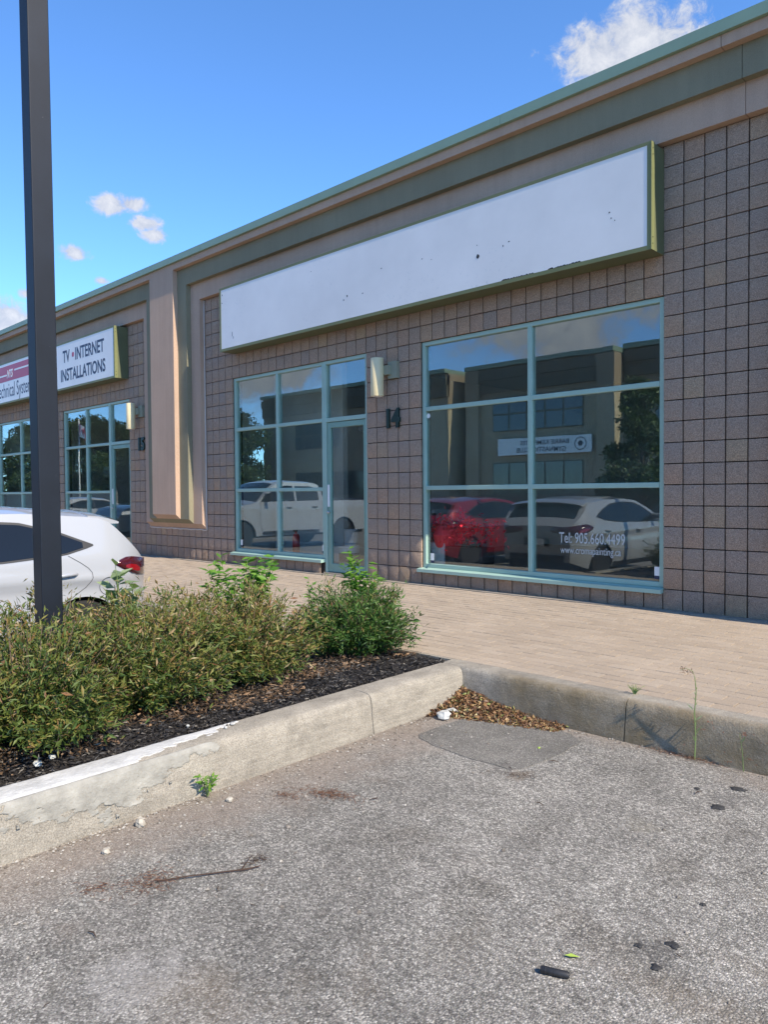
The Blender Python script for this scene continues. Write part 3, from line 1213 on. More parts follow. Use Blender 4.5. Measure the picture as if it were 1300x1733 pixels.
for xa, xb in ((XL, 0.797), (0.8025, XR)):
    layer('lower_band', 'stucco_brown', 0.020, -0.09, 4.535, 5.225, 0.98, 0.545, 0.655, xa, xb)
    layer('green_band', 'stucco_green', -0.088, -0.18, 4.82, 5.222, 0.70, 0.653, 0.735, xa, xb)
for xa, xb in ((XL, 0.648), (0.6535, XR)):
    layer('upper_band', 'stucco_brown', -0.178, -0.27, 5.115, 5.219, 0.41, 0.733, 0.815, xa, xb)
# bead of caulk round the pilaster
for pc in (-9.2, 2.05):
    mb = MB()
    zs_ = list(np.arange(0.56, 4.54, 0.06))
    pts = [(pc - 0.986 + 0.004 * mnoise.noise((0, pc, z_ * 3)), -0.006, z_) for z_ in zs_[::-1]]
    pts += [(x_, -0.006, 0.548 + 0.010 * mnoise.noise((x_ * 6, 2, 0))) for x_ in np.arange(pc - 0.97, pc + 0.98, 0.05)]
    pts += [(pc + 0.986 + 0.004 * mnoise.noise((1, pc, z_ * 3)), -0.006, z_) for z_ in zs_]
    mb.tube(pts, 0.011, 5)
    wb('caulk_bead', mb, 'caulk', smooth=True)
# metal coping in lengths
for x0 in np.arange(-26.0 + 0.44 - 0.44, 13.9, 3.052):
    a, b_ = x0 - 0.128, x0 + 3.052 - 0.132
    b_ = min(b_, XR)
    m_ = MB()
    m_.loft([[(a, -0.315, 5.222), (a, -0.315, 5.33), (a, 0.35, 5.315), (a, 0.35, 5.22), (a, -0.268, 5.2215)],
             [(b_, -0.315, 5.222), (b_, -0.315, 5.33), (b_, 0.35, 5.315), (b_, 0.35, 5.22), (b_, -0.268, 5.2215)]])
    wb('coping', m_, 'cap_green')


# windows
def pane_box(xa, xb, za, zb, y=0.075, t=0.010):
    return MB().box(xa, xb, y - t / 2, y + t / 2, za, zb)


def bar(m_, xa, xb, za, zb, ya=0.035, yb=0.125):
    c = 0.004
    rings = []
    for y_, g in ((ya, c), (ya + c, 0), (yb, 0)):
        rings.append([(xa + g, y_, za + g), (xb - g, y_, za + g), (xb - g, y_, zb - g), (xa + g, y_, zb - g)])
    m_.loft(rings)


def sub(o_):
    o_.location = (0, 0, 0)
    return o_


def window(x0, x1, muls, trans, z0=SILL, z1=TOPW, right_open=False, fw_=0.05):
    wroot = empty('window', BO, 0, bld)
    fr = MB()
    zb0 = z0 + 0.012
    bar(fr, x0, x0 + fw_, zb0, z1)
    bar(fr, x1 - fw_, x1, zb0, z1)
    bar(fr, x0 + fw_, x1 - fw_, z1 - fw_, z1, 0.0352)
    bar(fr, x0 + fw_, x1 - fw_, zb0, zb0 + fw_, 0.0352)
    fr.build('frame', 'frame_green', wroot)
    xs_ = [x0 + fw_ / 2] + list(muls) + [x1 - fw_ / 2]
    zs_ = [zb0 + fw_ / 2] + list(trans) + [z1 - fw_ / 2]
    for mx in muls:
        q = MB()
        bar(q, mx - 0.028, mx + 0.028, zb0 + fw_, z1 - fw_, 0.0356)
        q.build('mullion', 'frame_green', wroot)
    for tz in trans:
        for i in range(len(xs_) - 1):
            q = MB()
            bar(q, xs_[i] + 0.027, xs_[i + 1] - 0.027, tz - 0.027, tz + 0.027, 0.0359)
            q.build('transom', 'frame_green', wroot)
    for i in range(len(xs_) - 1):
        for j in range(len(zs_) - 1):
            q = pane_box(xs_[i] + 0.02, xs_[i + 1] - 0.02, zs_[j] + 0.02, zs_[j + 1] - 0.02, 0.075 + random.uniform(-0.002, 0.002))
            q.build('pane', 'glass', wroot)
    q = MB()
    q.loft([[(x_, -0.055, z0 - 0.045), (x_, -0.055, z0 - 0.006), (x_, 0.034, z0 + 0.011), (x_, 0.10, z0 + 0.011), (x_, 0.10, z0 - 0.03), (x_, -0.045, z0 - 0.045)] for x_ in (x0 - 0.035, x1 + (0.0 if right_open else 0.002))])
    q.build('sill', 'frame_green', wroot)
    return wroot


w1 = window(-3.2, 0.0, [-1.575], [2.24, 1.235])
w2 = window(-7.4, -5.12, [-6.24], [2.24, 1.235])
w3 = window(-14.2, -11.92, [-13.04], [2.24, 1.235])
w4 = window(-18.4, -15.2, [-16.85], [2.24, 1.235])


def door(x0, x1):
    d_ = empty('door', BO, 0, bld)
    q = MB()
    bar(q, x0 + 0.001, x0 + 0.05, 0.02, TOPW, 0.030)
    bar(q, x1 - 0.05, x1, 0.02, TOPW, 0.030)
    bar(q, x0 + 0.05, x1 - 0.05, TOPW - 0.05, TOPW, 0.0305)
    bar(q, x0 + 0.05, x1 - 0.05, 2.205, 2.265, 0.0305)
    q.build('frame', 'frame_green', d_)
    pane_box(x0 + 0.04, x1 - 0.04, 2.255, TOPW - 0.04).build('transom_pane', 'glass', d_)
    q = MB()
    a, b_ = x0 + 0.056, x1 - 0.056
    bar(q, a, a + 0.075, 0.035, 2.197, 0.042, 0.088)
    bar(q, b_ - 0.05, b_, 0.035, 2.197, 0.042, 0.088)
    bar(q, a + 0.075, b_ - 0.05, 2.12, 2.197, 0.0424, 0.088)
    bar(q, a + 0.075, b_ - 0.05, 0.035, 0.155, 0.0424, 0.088)
    q.build('leaf', 'door_green', d_)
    pane_box(a + 0.06, b_ - 0.04, 0.14, 2.13, 0.066, 0.008).build('pane', 'glass', d_)
    q = MB()
    q.box(a + 0.010, a + 0.050, 0.030, 0.0415, 0.98, 1.30)
    q.build('pull_plate', 'white_metal', d_)
    q = MB()
    q.lathe([(0.018, 0.0), (0.018, 0.03), (0.012, 0.034)], (a + 0.034, 0.010, 0.90), 'y', 14)
    q.build('lock', 'steel', d_, smooth=True)
    q = MB()
    q.box(x0 + 0.02, x1 - 0.02, -0.02, 0.15, 0.006, 0.0305)
    q.build('threshold', 'steel', d_)
    q = MB()
    q.box(b_ - 0.20, b_ - 0.04, 0.094, 0.15, 2.05, 2.11)
    q.build('closer', 'dark_plastic', d_)
    return d_


door(-5.12, -4.2)
door(-11.92, -11.0)
# small stickers on the glass
for wroot, lst in ((w1, [(-3.10, 0.275, 'label'), (-0.115, 0.290, 'label'), (-3.125, 2.155, 'dot')]), (w2, [(-7.30, 0.29, 'label'), (-5.22, 0.29, 'label')])):
    for x_, z_, kd in lst:
        if kd == 'dot':
            MB().lathe([(0.03, 0.0), (0.03, 0.002)], (x_, 0.0665, z_), 'y', 16).build('sticker', 'print_white', wroot)
        else:
            st_ = MB().box(x_, x_ + 0.055, 0.0650, 0.0668, z_ + 0.035, z_ + 0.125).build('sticker', 'print_white', wroot)
            MB().box(x_, x_ + 0.055, 0.0650, 0.0668, z_, z_ + 0.034).build('sticker', 'print_navy', wroot)
# papers in the windows of the next unit
for x_, z_, w_, h_ in ((-13.75, 1.62, 0.38, 0.42), (-13.70, 2.06, 0.30, 0.14), (-12.35, 1.55, 0.32, 0.22)):
    MB().box(x_, x_ + w_, 0.084, 0.086, z_, z_ + h_).build('notice', 'white_metal', w3)

# lettering on the big pane
t_ = text_mesh('Tel: 905.660.4499', 0.165, 0.0008, 'vinyl', w1, 'lettering', 0.0015, 0.66)
t_.location = (-1.215, 0.066, 0.615)
t_ = text_mesh('www.cromapainting.ca', 0.112, 0.0008, 'vinyl', w1, 'lettering', 0.0006, 0.70)
t_.location = (-1.195, 0.066, 0.500)

# rooms behind the glass
mb = MB()
mb.box(-8.3, 0.9, 0.21, 7.0, -0.02, 0.028)
wb('room_floor', mb, 'interior_floor')
wb('room_ceiling', MB().box(-8.3, 0.9, 0.21, 7.0, 3.35, 3.40), 'interior_ceiling')
mb = MB().box(-8.3, 0.9, 7.0, 7.1, 0.0, 3.4).box(-8.4, -8.3, 0.21, 7.1, 0, 3.4).box(0.9, 1.0, 0.21, 7.1, 0, 3.4).box(-6.3, -6.2, 2.4, 7.0, 0.028, 3.35).box(-7.9, -6.05, 1.25, 1.35, 0.028, 3.35)
wb('room_wall', mb, 'interior_wall')
wb('room_floor', MB().box(-19, -10.4, 0.21, 6.0, -0.02, 0.028), 'interior_floor')
wb('room_ceiling', MB().box(-19, -10.4, 0.21, 6.0, 3.35, 3.40), 'interior_ceiling')
mb = MB().box(-19, -10.4, 6.0, 6.1, 0, 3.4).box(-19.1, -19, 0.21, 6.1, 0, 3.4).box(-10.4, -10.3, 0.21, 6.1, 0, 3.4)
wb('room_wall', mb, 'interior_wall')


# ------------------------------------------------------------------ signs on the wall
def sign_box(x0, x1, z0, z1, depth, label):
    r_ = empty('wall_sign', ((x0 + x1) / 2, 0, z0))
    ox, oz = -(x0 + x1) / 2, -z0
    def S(mbx, name, mat, **kw):
        mbx.v = [(a + ox, b, c + oz) for a, b, c in mbx.v]
        return mbx.build(name, mat, r_, **kw)
    yb = -0.006
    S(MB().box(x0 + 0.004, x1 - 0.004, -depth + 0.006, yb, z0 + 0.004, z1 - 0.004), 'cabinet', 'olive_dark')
    f_ = 0.042
    m_ = MB()
    yf = -depth
    def fbar(a0, a1, c0, c1, d=0.0):
        m_.box(a0, a1, yf - 0.0068 - d * 0.3, yf + 0.005, c0, c1)
    fbar(x0, x0 + f_, z0, z1)
    fbar(x1 - f_, x1, z0, z1)
    fbar(x0 + f_, x1 - f_, z0, z0 + f_, 0.001)
    fbar(x0 + f_, x1 - f_, z1 - f_ * 0.8, z1, 0.001)
    m_.box(x1 - 0.003, x1 + 0.004, yf - 0.010, yf + 0.055, z0 + 0.001, z1 - 0.001)
    S(m_, 'frame', 'olive')
    S(MB().box(x0 + f_ - 0.003, x1 - f_ + 0.003, yf - 0.004, yf + 0.004, z0 + f_ - 0.003, z1 - f_ * 0.8 + 0.003), 'face', 'sign_face')
    sc = MB()
    for z_ in (z0 + 0.06, z0 + 0.12, z1 - 0.06, z1 - 0.12):
        sc.lathe([(0.006, 0), (0.006, 0.003)], (x1 + 0.0045, yf + 0.02, z_), 'x', 8)
    S(sc, 'screw', 'dark_plastic')
    tag(r_, label, 'sign')
    return r_, ox, oz


s14, ox, oz = sign_box(-7.30, 0.015, 3.475, 4.495, 0.285, 'long blank white sign box above the windows of unit 14')
# chips and holes in the old acrylic
mb = MB()
def sliver(cx_, cz_, w_, h_, k=7):
    pts = []
    for i in range(k):
        a = 2 * math.pi * i / k
        rr = random.uniform(0.5, 1.0)
        pts.append((cx_ + ox + w_ * rr * math.cos(a), cz_ + oz + h_ * rr * math.sin(a)))
    mb.prism([(p[0], -0.2905, p[1]) for p in pts], [(p[0], -0.287, p[1]) for p in pts])
for cx_, cz_, w_, h_ in ((-2.05, 3.86, 0.035, 0.03), (-2.06, 3.99, 0.008, 0.008), (-0.42, 3.93, 0.012, 0.01), (-0.40, 3.87, 0.008, 0.012), (-0.36, 3.84, 0.007, 0.007), (-4.25, 3.82, 0.014, 0.02), (-4.32, 3.78, 0.010, 0.02), (-3.95, 3.80, 0.012, 0.01), (-6.95, 3.72, 0.006, 0.05), (-6.92, 3.66, 0.005, 0.03), (-1.62, 3.93, 0.016, 0.009), (-1.70, 3.90, 0.008, 0.015), (-2.9, 4.02, 0.012, 0.009), (-3.6, 4.05, 0.009, 0.012), (-7.22, 4.38, 0.012, 0.02), (-7.23, 4.25, 0.010, 0.015), (-2.75, 3.98, 0.008, 0.008), (-5.0, 4.3, 0.01, 0.006)):
    sliver(cx_, cz_, w_, h_)
for q in np.arange(-1.70, -0.72, 0.035):
    if not (-1.30 < q < -1.12):
        sliver(q, 3.517 + 0.004 * random.random(), 0.028, random.uniform(0.006, 0.017), 6)
tag(mb.build('chips', 'seam', s14), kind='stuff')

s15, ox, oz = sign_box(-18.30, -10.985, 3.475, 4.495, 0.285, 'white sign box with red band and TV INTERNET INSTALLATIONS lettering')


def on15(o_, x_, z_, y_=-0.2895):
    o_.location = (x_ + ox, y_, z_ + oz)
    return o_


def box15(name, x0, x1, z0, z1, mat, y0=-0.2905, y1=-0.2885):
    m_ = MB().box(x0 + ox, x1 + ox, y0, y1, z0 + oz, z1 + oz)
    return m_.build(name, mat, s15)


box15('red_band', -18.24, -14.35, 4.02, 4.40, 'sign_red')
box15('stripe', -18.24, -16.78, 4.15, 4.19, 'print_white', -0.2920, -0.2900)
box15('stripe', -16.27, -14.35, 4.23, 4.27, 'print_white', -0.2920, -0.2900)
on15(text_mesh('NTS', 0.27, 0.0010, 'print_white', s15, 'emblem', 0.006, 0.75, 0.35), -16.78, 4.10, -0.2915)
on15(text_mesh('Technical Systems', 0.50, 0.0010, 'print_navy', s15, 'lettering', 0.0, 0.68), -17.55, 3.63)
on15(text_mesh('TV', 0.36, 0.0010, 'print_navy', s15, 'lettering', 0.008, 0.80), -13.42, 4.06)
on15(text_mesh('INTERNET', 0.36, 0.0010, 'print_navy', s15, 'lettering', 0.008, 0.82), -12.80, 4.06)
on15(text_mesh('INSTALLATIONS', 0.36, 0.0010, 'print_navy', s15, 'lettering', 0.008, 0.82), -13.55, 3.66)
MB().lathe([(0.055, -0.2905), (0.055, -0.2885)], (-12.90 + ox, 0, 4.18 + oz), 'y', 18).build('dot', 'sign_red', s15)


# wall lamps
def wall_lamp(x_, z_, label):
    r_ = empty('wall_lamp', (x_, 0, z_))
    m_ = MB()
    sec = [(-0.088 * math.cos(q), -0.150 - 0.088 * math.sin(q)) for q in np.linspace(-0.6, math.pi + 0.6, 22)]
    m_.loft([[(a * k_, (b + 0.15) * k_ - 0.15, h) for a, b in sec] for h, k_ in ((-0.25, 0.97), (-0.245, 1.0), (0.245, 1.0), (0.25, 0.97))])
    m_.build('shade', 'cream', r_, angle=rad(40))
    MB().lathe([(0.07, -0.253), (0.07, -0.2495)], (0, -0.15, 0), 'z', 18).build('lens', 'white_metal', r_)
    MB().box(0.10, 0.26, -0.05, 0.004, -0.02, 0.20).build('back_box', 'cream_shaded', r_)
    MB().box(0.02, 0.16, -0.10, -0.051, 0.03, 0.15).build('arm', 'cream_shaded', r_)
    tag(r_, label, 'lamp', 'cylinder lamps on the wall')
    return r_


wall_lamp(-3.83, 2.70, 'cream wall lamp on the block pier above the number 14')
wall_lamp(-10.63, 2.70, 'cream wall lamp beside the neighbouring door, left of the pilaster')


def number(txt, x_, z_, label):
    o_ = text_mesh(txt, 0.335, 0.014, 'number_green', None, 'house_number', 0.014, 0.86)
    o_.location = (x_, -0.022, z_)
    tag(o_, label, 'house number')


number('14', -3.83, 2.045, 'dark green numerals 14 fixed to the block wall by the door')
number('15', -10.63, 2.045, 'dark numerals 15 half hidden beside the pilaster')

# ------------------------------------------------------------------ things inside the rooms
t = empty('paint_bucket', (-5.02, 0.42, 0.028))
MB().lathe([(0.125, 0.0), (0.135, 0.02), (0.155, 0.33), (0.165, 0.335), (0.165, 0.36), (0.15, 0.362)], (0, 0, 0), 'z', 24).build('pail', 'bucket_white', t, angle=rad(40))
MB().lathe([(0.153, 0.13), (0.156, 0.26)], (0, 0, 0), 'z', 24).build('paper_band', 'print_navy', t)
tag(t, 'white plastic paint bucket just inside the glass door', 'bucket')
t = empty('paint_bucket', (-5.00, 0.44, 0.392))
MB().lathe([(0.10, 0.0), (0.11, 0.22), (0.118, 0.225), (0.118, 0.245)], (0, 0, 0), 'z', 24).build('pail', 'planter_grey', t, angle=rad(40))
tag(t, 'grey paint tin standing on the white bucket behind the door', 'bucket')
t = empty('fire_extinguisher', (-6.20, 0.36, 0.225))
MB().lathe([(0.055, 0.0), (0.06, 0.01), (0.06, 0.26), (0.045, 0.30), (0.02, 0.315), (0.02, 0.34)], (0, 0, 0), 'z', 18).build('cylinder', 'red_paint_can', t, angle=rad(40))
MB().box(-0.06, 0.02, -0.012, 0.012, 0.34, 0.37).build('valve', 'dark_plastic', t)
tag(t, 'red fire extinguisher behind the left window of unit 14', 'extinguisher')
MB().box(-6.4, -6.0, 0.24, 0.50, 0.028, 0.224).build('low_box', 'planter_grey')
tag(bpy.data.objects['low_box'], 'low grey box under the fire extinguisher', 'box')
t = empty('flower_planter', (-2.98, 0.30, 0.028))
MB().box(-0.28, 0.02, -0.13, 0.13, 0.0, 0.50).build('planter', 'planter_grey', t)
n = 420
P = rng.normal(size=(n, 3)) * np.array([0.26, 0.09, 0.10]) + np.array([0.18, 0, 0.66])
V, F = leaves(P, rng.normal(size=(n, 3)), rng.uniform(0.05, 0.10, n), 0.04, 0.2)
bulk('flowers', V, F, 'petal_red', t, np.repeat(rng.random(n), 5))
MB().lathe([(0.12, 0.44), (0.16, 0.60), (0.10, 0.72)], (-0.06, -0.02, 0), 'z', 12).build('wrapping', 'petal_red', t)
MB().box(0.03, 0.62, -0.12, 0.12, 0.0, 0.46).build('planter_box', 'dark_plastic', t)
tag(t, 'red flowers in a planter behind the big window', 'flowers')
t = empty('work_table', (-4.6, 1.6, 0.028))
MB().box(-0.8, 0.5, -0.3, 0.3, 0.84, 0.88).build('table_top', 'white_metal', t)
for a in (-0.75, 0.45):
    for b_ in (-0.25, 0.25):
        MB().box(a - 0.02, a + 0.02, b_ - 0.02, b_ + 0.02, 0, 0.84).build('leg', 'dark_plastic', t)
tag(t, 'white topped table inside the door of unit 14', 'table')

# ------------------------------------------------------------------ light pole in the island
t = empty('light_pole', (-1.47, -5.40, -0.12))
m_ = MB()
for z0_, z1_ in ((0.0, 9.0),):
    c_, h_ = 0.006, 0.0635
    sec = [(-h_ + c_, -h_), (h_ - c_, -h_), (h_ - c_ * .3, -h_ + c_ * .3), (h_, -h_ + c_), (h_, h_ - c_), (h_ - c_ * .3, h_ - c_ * .3), (h_ - c_, h_), (-h_ + c_, h_), (-h_ + c_ * .3, h_ - c_ * .3), (-h_, h_ - c_), (-h_, -h_ + c_), (-h_ + c_ * .3, -h_ + c_ * .3)]
    m_.loft([[(a, b, z_) for a, b in sec] for z_ in (z0_, 3, 6, z1_)])
m_.build('shaft', 'pole_paint', t)
MB().box(-0.15, 0.15, -0.15, 0.15, -0.03, 0.02).build('base_plate', 'pole_paint', t)
m_ = MB().box(-0.75, 0.75, -0.04, 0.04, 9.0, 9.08)
m_.build('cross_arm', 'pole_paint', t)
for s in (-1, 1):
    MB().box(s * 0.85 - 0.3, s * 0.85 + 0.3, -0.18, 0.18, 8.94, 9.1 - 0.001).build('lamp_head', 'pole_paint', t)
t.rotation_euler = (rad(0.25), rad(-0.22), 0)
tag(t, 'square dark steel lamp post rising from the shrubs', 'lamp post')


# ------------------------------------------------------------------ shrubs
def shrub(name, cx_, cy_, rx_, ry_, h_, nst, nleaf, mat, tint_shift, label, group, leaf=(0.028, 0.056), twiggy=0.22, wfac=0.24):
    z0_ = float(bed_z(np.array([cx_]), np.array([cy_]))[0]) + 0.0
    r_ = empty(name, (cx_, cy_, z0_))
    st = MB()
    P, Dd, tn = [], [], []
    per = nleaf // nst
    for i in range(nst):
        a = random.uniform(0, 2 * math.pi)
        rr = math.sqrt(random.random())
        # stem end on a lumpy dome
        el = math.acos(1 - random.random() * 1.0)
        k = 1 + 0.22 * mnoise.noise((math.cos(a) * 1.6 + cx_ * 3, math.sin(a) * 1.6 + cy_ * 3, el * 1.6))
        e = Vector((rx_ * math.sin(el) ** 0.75 * math.cos(a) * k, ry_ * math.sin(el) ** 0.75 * math.sin(a) * k, max(0.04, h_ * (math.cos(el) * 0.80 + 0.20) * k)))
        e *= random.uniform(0.70, 1.05)
        b0 = Vector((e.x * 0.3 + random.uniform(-.05, .05), e.y * 0.3 + random.uniform(-.05, .05), -0.02))
        mid = b0.lerp(e, 0.5) + Vector((-e.x * 0.08, -e.y * 0.08, h_ * 0.06))
        top_ = e + Vector((e.x * 0.05, e.y * 0.05, 0.05)) if random.random() < twiggy else e
        pts = [b0, mid, e, top_] if top_ is not e else [b0, mid, e]
        st.tube(pts, [0.0045, 0.003, 0.0018, 0.0008][:len(pts)], 3)
        for q in range(per):
            tt = 1 - 0.86 * random.random() ** 1.25
            p = (b0.lerp(mid, tt * 2) if tt < .5 else mid.lerp(e, tt * 2 - 1))
            p = p + Vector((random.gauss(0, .030), random.gauss(0, .030), random.gauss(0, .026)))
            if p.z < 0.015:
                continue
            d_ = (e - mid).normalized() * 0.55 + Vector((random.gauss(0, .6), random.gauss(0, .6), random.gauss(0.12, .5)))
            P.append(p)
            Dd.append(d_)
            zf = p.z / h_
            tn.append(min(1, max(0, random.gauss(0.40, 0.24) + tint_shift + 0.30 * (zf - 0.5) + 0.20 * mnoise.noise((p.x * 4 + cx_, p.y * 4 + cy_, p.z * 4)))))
    P, Dd, tn = np.array(P), np.array(Dd), np.array(tn)
    n_ = len(P)
    Ln = leaf[0] * 0.6 + (leaf[1] * 1.15 - leaf[0] * 0.6) * rng.random(n_) ** 1.4
    V_, F_ = leaves(P, Dd, Ln, Ln * wfac * rng.uniform(0.7, 1.4, n_), 0.2)
    st.build('stems', 'stem', r_)
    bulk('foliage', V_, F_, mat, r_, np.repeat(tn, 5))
    tag(r_, label, 'shrub', group)
    return r_


G = 'shrubs massed in the parking island'
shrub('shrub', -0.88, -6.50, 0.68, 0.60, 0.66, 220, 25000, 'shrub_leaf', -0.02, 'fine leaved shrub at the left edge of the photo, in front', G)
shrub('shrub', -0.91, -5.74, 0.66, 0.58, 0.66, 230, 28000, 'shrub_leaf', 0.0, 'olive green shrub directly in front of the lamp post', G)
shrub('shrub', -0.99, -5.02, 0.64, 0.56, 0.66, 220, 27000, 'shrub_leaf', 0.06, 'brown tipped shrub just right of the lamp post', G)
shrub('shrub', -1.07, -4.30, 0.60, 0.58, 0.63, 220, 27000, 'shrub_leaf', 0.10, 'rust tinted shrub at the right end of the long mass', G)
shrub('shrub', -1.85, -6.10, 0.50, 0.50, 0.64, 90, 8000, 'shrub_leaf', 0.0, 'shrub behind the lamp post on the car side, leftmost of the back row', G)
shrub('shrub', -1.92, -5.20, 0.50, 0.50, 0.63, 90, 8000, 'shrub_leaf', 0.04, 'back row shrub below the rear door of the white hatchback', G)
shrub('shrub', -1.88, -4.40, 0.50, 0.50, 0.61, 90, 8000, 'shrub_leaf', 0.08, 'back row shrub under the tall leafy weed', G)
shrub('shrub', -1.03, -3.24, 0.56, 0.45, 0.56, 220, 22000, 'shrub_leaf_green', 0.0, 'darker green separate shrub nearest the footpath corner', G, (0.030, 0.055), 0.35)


def weed(name, base, h_, spread, nst, nl, leaf, wfac, mat, label, cat='weed', droop=0.25, stemr=0.003):
    r_ = empty(name, base)
    P, Dd, Nn = [], [], []
    st = MB()
    for i in range(nst):
        a = random.uniform(0, 2 * math.pi)
        e = Vector((spread * math.cos(a) * random.uniform(.3, 1), spread * math.sin(a) * random.uniform(.3, 1), h_ * random.uniform(.7, 1)))
        st.tube([(0, 0, -0.01), (e.x * .4, e.y * .4, e.z * .55), tuple(e)], [stemr, stemr * .8, stemr * .4], 4)
        for q in range(nl):
            tt = 0.40 + 0.60 * (q + random.random()) / nl
            p = Vector((e.x * tt ** 1.3, e.y * tt ** 1.3, e.z * tt))
            b_ = random.uniform(0, 2 * math.pi)
            P.append(p)
            Dd.append(Vector((math.cos(b_), math.sin(b_), random.uniform(-droop, 0.7))))
    P, Dd = np.array(P), np.array(Dd)
    n_ = len(P)
    Ln = rng.uniform(leaf[0], leaf[1], n_)
    V_, F_ = leaves(P, Dd, Ln, Ln * wfac, 0.12, np.tile(np.array([[0.2, -0.2, 1.0]]), (n_, 1)) + rng.normal(size=(n_, 3)) * 0.25)
    st.build('stem', 'stem_green', r_)
    bulk('leaves', V_, F_, mat, r_, np.repeat(rng.random(n_), 5))
    tag(r_, label, cat)
    return r_


weed('tall_weed', (-1.60, -3.90, -0.12), 0.84, 0.34, 34, 22, (0.06, 0.10), 0.52, 'weed_leaf', 'bright green bushy weed sprouting behind the rust tinted shrub')
weed('tall_weed', (-1.17, -3.00, -0.08), 0.80, 0.17, 15, 26, (0.055, 0.095), 0.42, 'weed_leaf', 'bright green upright weed topping the shrub in front of the door')
weed('tall_weed', (-1.35, -3.42, -0.08), 0.62, 0.06, 3, 14, (0.04, 0.06), 0.5, 'weed_leaf', 'small light green sprig between the two shrub masses')
weed('broadleaf_weed', (-1.58, -4.87, -0.12), 0.86, 0.16, 7, 8, (0.11, 0.17), 0.50, 'pale_leaf', 'pale broad leaved weed standing up against the white hatchback', droop=-0.2, stemr=0.006)
weed('kerb_weed', (-0.015, -5.20, gz(-5.2)), 0.13, 0.06, 5, 9, (0.03, 0.055), 0.32, 'weed_leaf', 'small green weed growing at the foot of the island kerb')
weed('kerb_tuft', (1.16, -2.93, sz(-2.93)), 0.055, 0.05, 9, 1, (0.03, 0.05), 0.12, 'weed_leaf', 'tiny grass tuft on top of the footpath kerb')
# thin weed with bent seed head at the kerb
t = empty('seed_weed', (1.60, -3.105, gz(-3.1)))
pts = [(0, 0, 0), (0.004, 0.004, .12), (-0.002, 0.002, .26), (0.008, 0, .38), (0.0, 0, .46), (-0.012, 0, .492), (-0.045, -0.01, .505), (-0.075, -0.015, .49)]
MB().tube(pts, [.004, .0037, .0033, .0028, .0022, .0018, .0014, .001], 5).build('stem', 'stem_green', t)
zz = np.array([.07, .10, .13, .15, .17, .19, .215, .24, .27, .30, .33, .36, .39, .41])
P = np.stack([np.interp(zz, [0, .12, .26, .38, .46], [0, .004, -.002, .008, 0]), zz * 0, zz], 1)
an = rng.uniform(0, 6.28, len(zz))
V, F = leaves(P, np.stack([np.cos(an), np.sin(an) * .5, np.full(len(zz), .9)], 1), np.where(zz < .3, .06, .03), np.where(zz < .3, .008, .006), .1)
bulk('leaves', V, F, 'pale_leaf', t, np.repeat(rng.random(len(zz)), 5))
n = 34
P = np.stack([rng.uniform(-.085, -.02, n), rng.normal(0, .006, n), rng.normal(.49, .012, n)], 1)
V, F = leaves(P, rng.normal(size=(n, 3)), .014, .006)
bulk('seed_head', V, F, 'litter', t, np.repeat(rng.random(n), 5))
tag(t, 'thin tall weed with a bent seed head in the kerb gutter', 'weed')
t = empty('seed_weed', (1.86, -3.105, gz(-3.1)))
MB().tube([(0, 0, 0), (-.006, 0, .1), (-.02, 0, .2)], [.003, .002, .001], 4).build('stem', 'stem_green', t)
V, F = leaves(np.array([[0, 0, .06], [-.006, 0, .1], [-.012, 0, .15]]), np.array([[.5, 0, .8], [-.6, 0, .8], [.5, 0, .9]]), .05, .008, .1)
bulk('leaves', V, F, 'pale_leaf', t, np.repeat(rng.random(3), 5))
tag(t, 'short spindly weed against the kerb face at the right edge', 'weed')

# ------------------------------------------------------------------ leaf pile in the kerb corner and gutter debris
n = 6500
u1, u2 = rng.random(n), rng.random(n)
x = -0.06 + 0.84 * u1 ** 1.25
y = -3.095 - (0.40 * (1 - 0.72 * u1)) * u2 ** 1.5
hgt = 0.125 * np.clip(1 - u1 * 1.15, 0.08, 1) * (1 - u2 ** 1.2) ** 1.1
z = np.array([gz(q) for q in y]) + 0.004 + hgt * rng.random(n) ** 0.4
d = rng.normal(size=(n, 3)) * np.array([1, 1, 0.45])
L = rng.uniform(0.012, 0.048, n) * (1 - 0.4 * u1)
V, F = leaves(np.stack([x, y, z], 1), d, L, L * rng.uniform(0.3, 0.65, n), 0.35)
o = bulk('leaf_pile', V, F, 'dead_leaf', None, np.repeat(np.clip(rng.normal(0.50, 0.28, n), 0, 1), 5))
tag(o, 'heap of small dry orange and brown leaves in the kerb corner', None, None, 'stuff')


def stone_mesh(m_, c, r_, sq=0.7, seed=0):
    rings = []
    for i in range(1, 5):
        ph = math.pi * i / 5
        ring = []
        for k in range(7):
            a = 2 * math.pi * k / 7
            q = Vector((math.sin(ph) * math.cos(a), math.sin(ph) * math.sin(a), math.cos(ph)))
            f_ = 1 + 0.38 * mnoise.noise(q * 1.5 + Vector((seed * 3.1, seed, 0)))
            ring.append((c[0] + q.x * r_ * f_, c[1] + q.y * r_ * f_ * 0.8, c[2] + q.z * r_ * sq * f_))
        rings.append(ring)
    m_.loft(rings)


def stone(x_, y_, r_, mat, label, group=None, seed=1, sq=0.65):
    m_ = MB()
    stone_mesh(m_, (0, 0, r_ * sq * 0.75), r_, sq, seed)
    o_ = m_.build('stone', mat, None)
    o_.location = (x_, y_, gz(y_))
    tag(o_, label, 'stone', group)


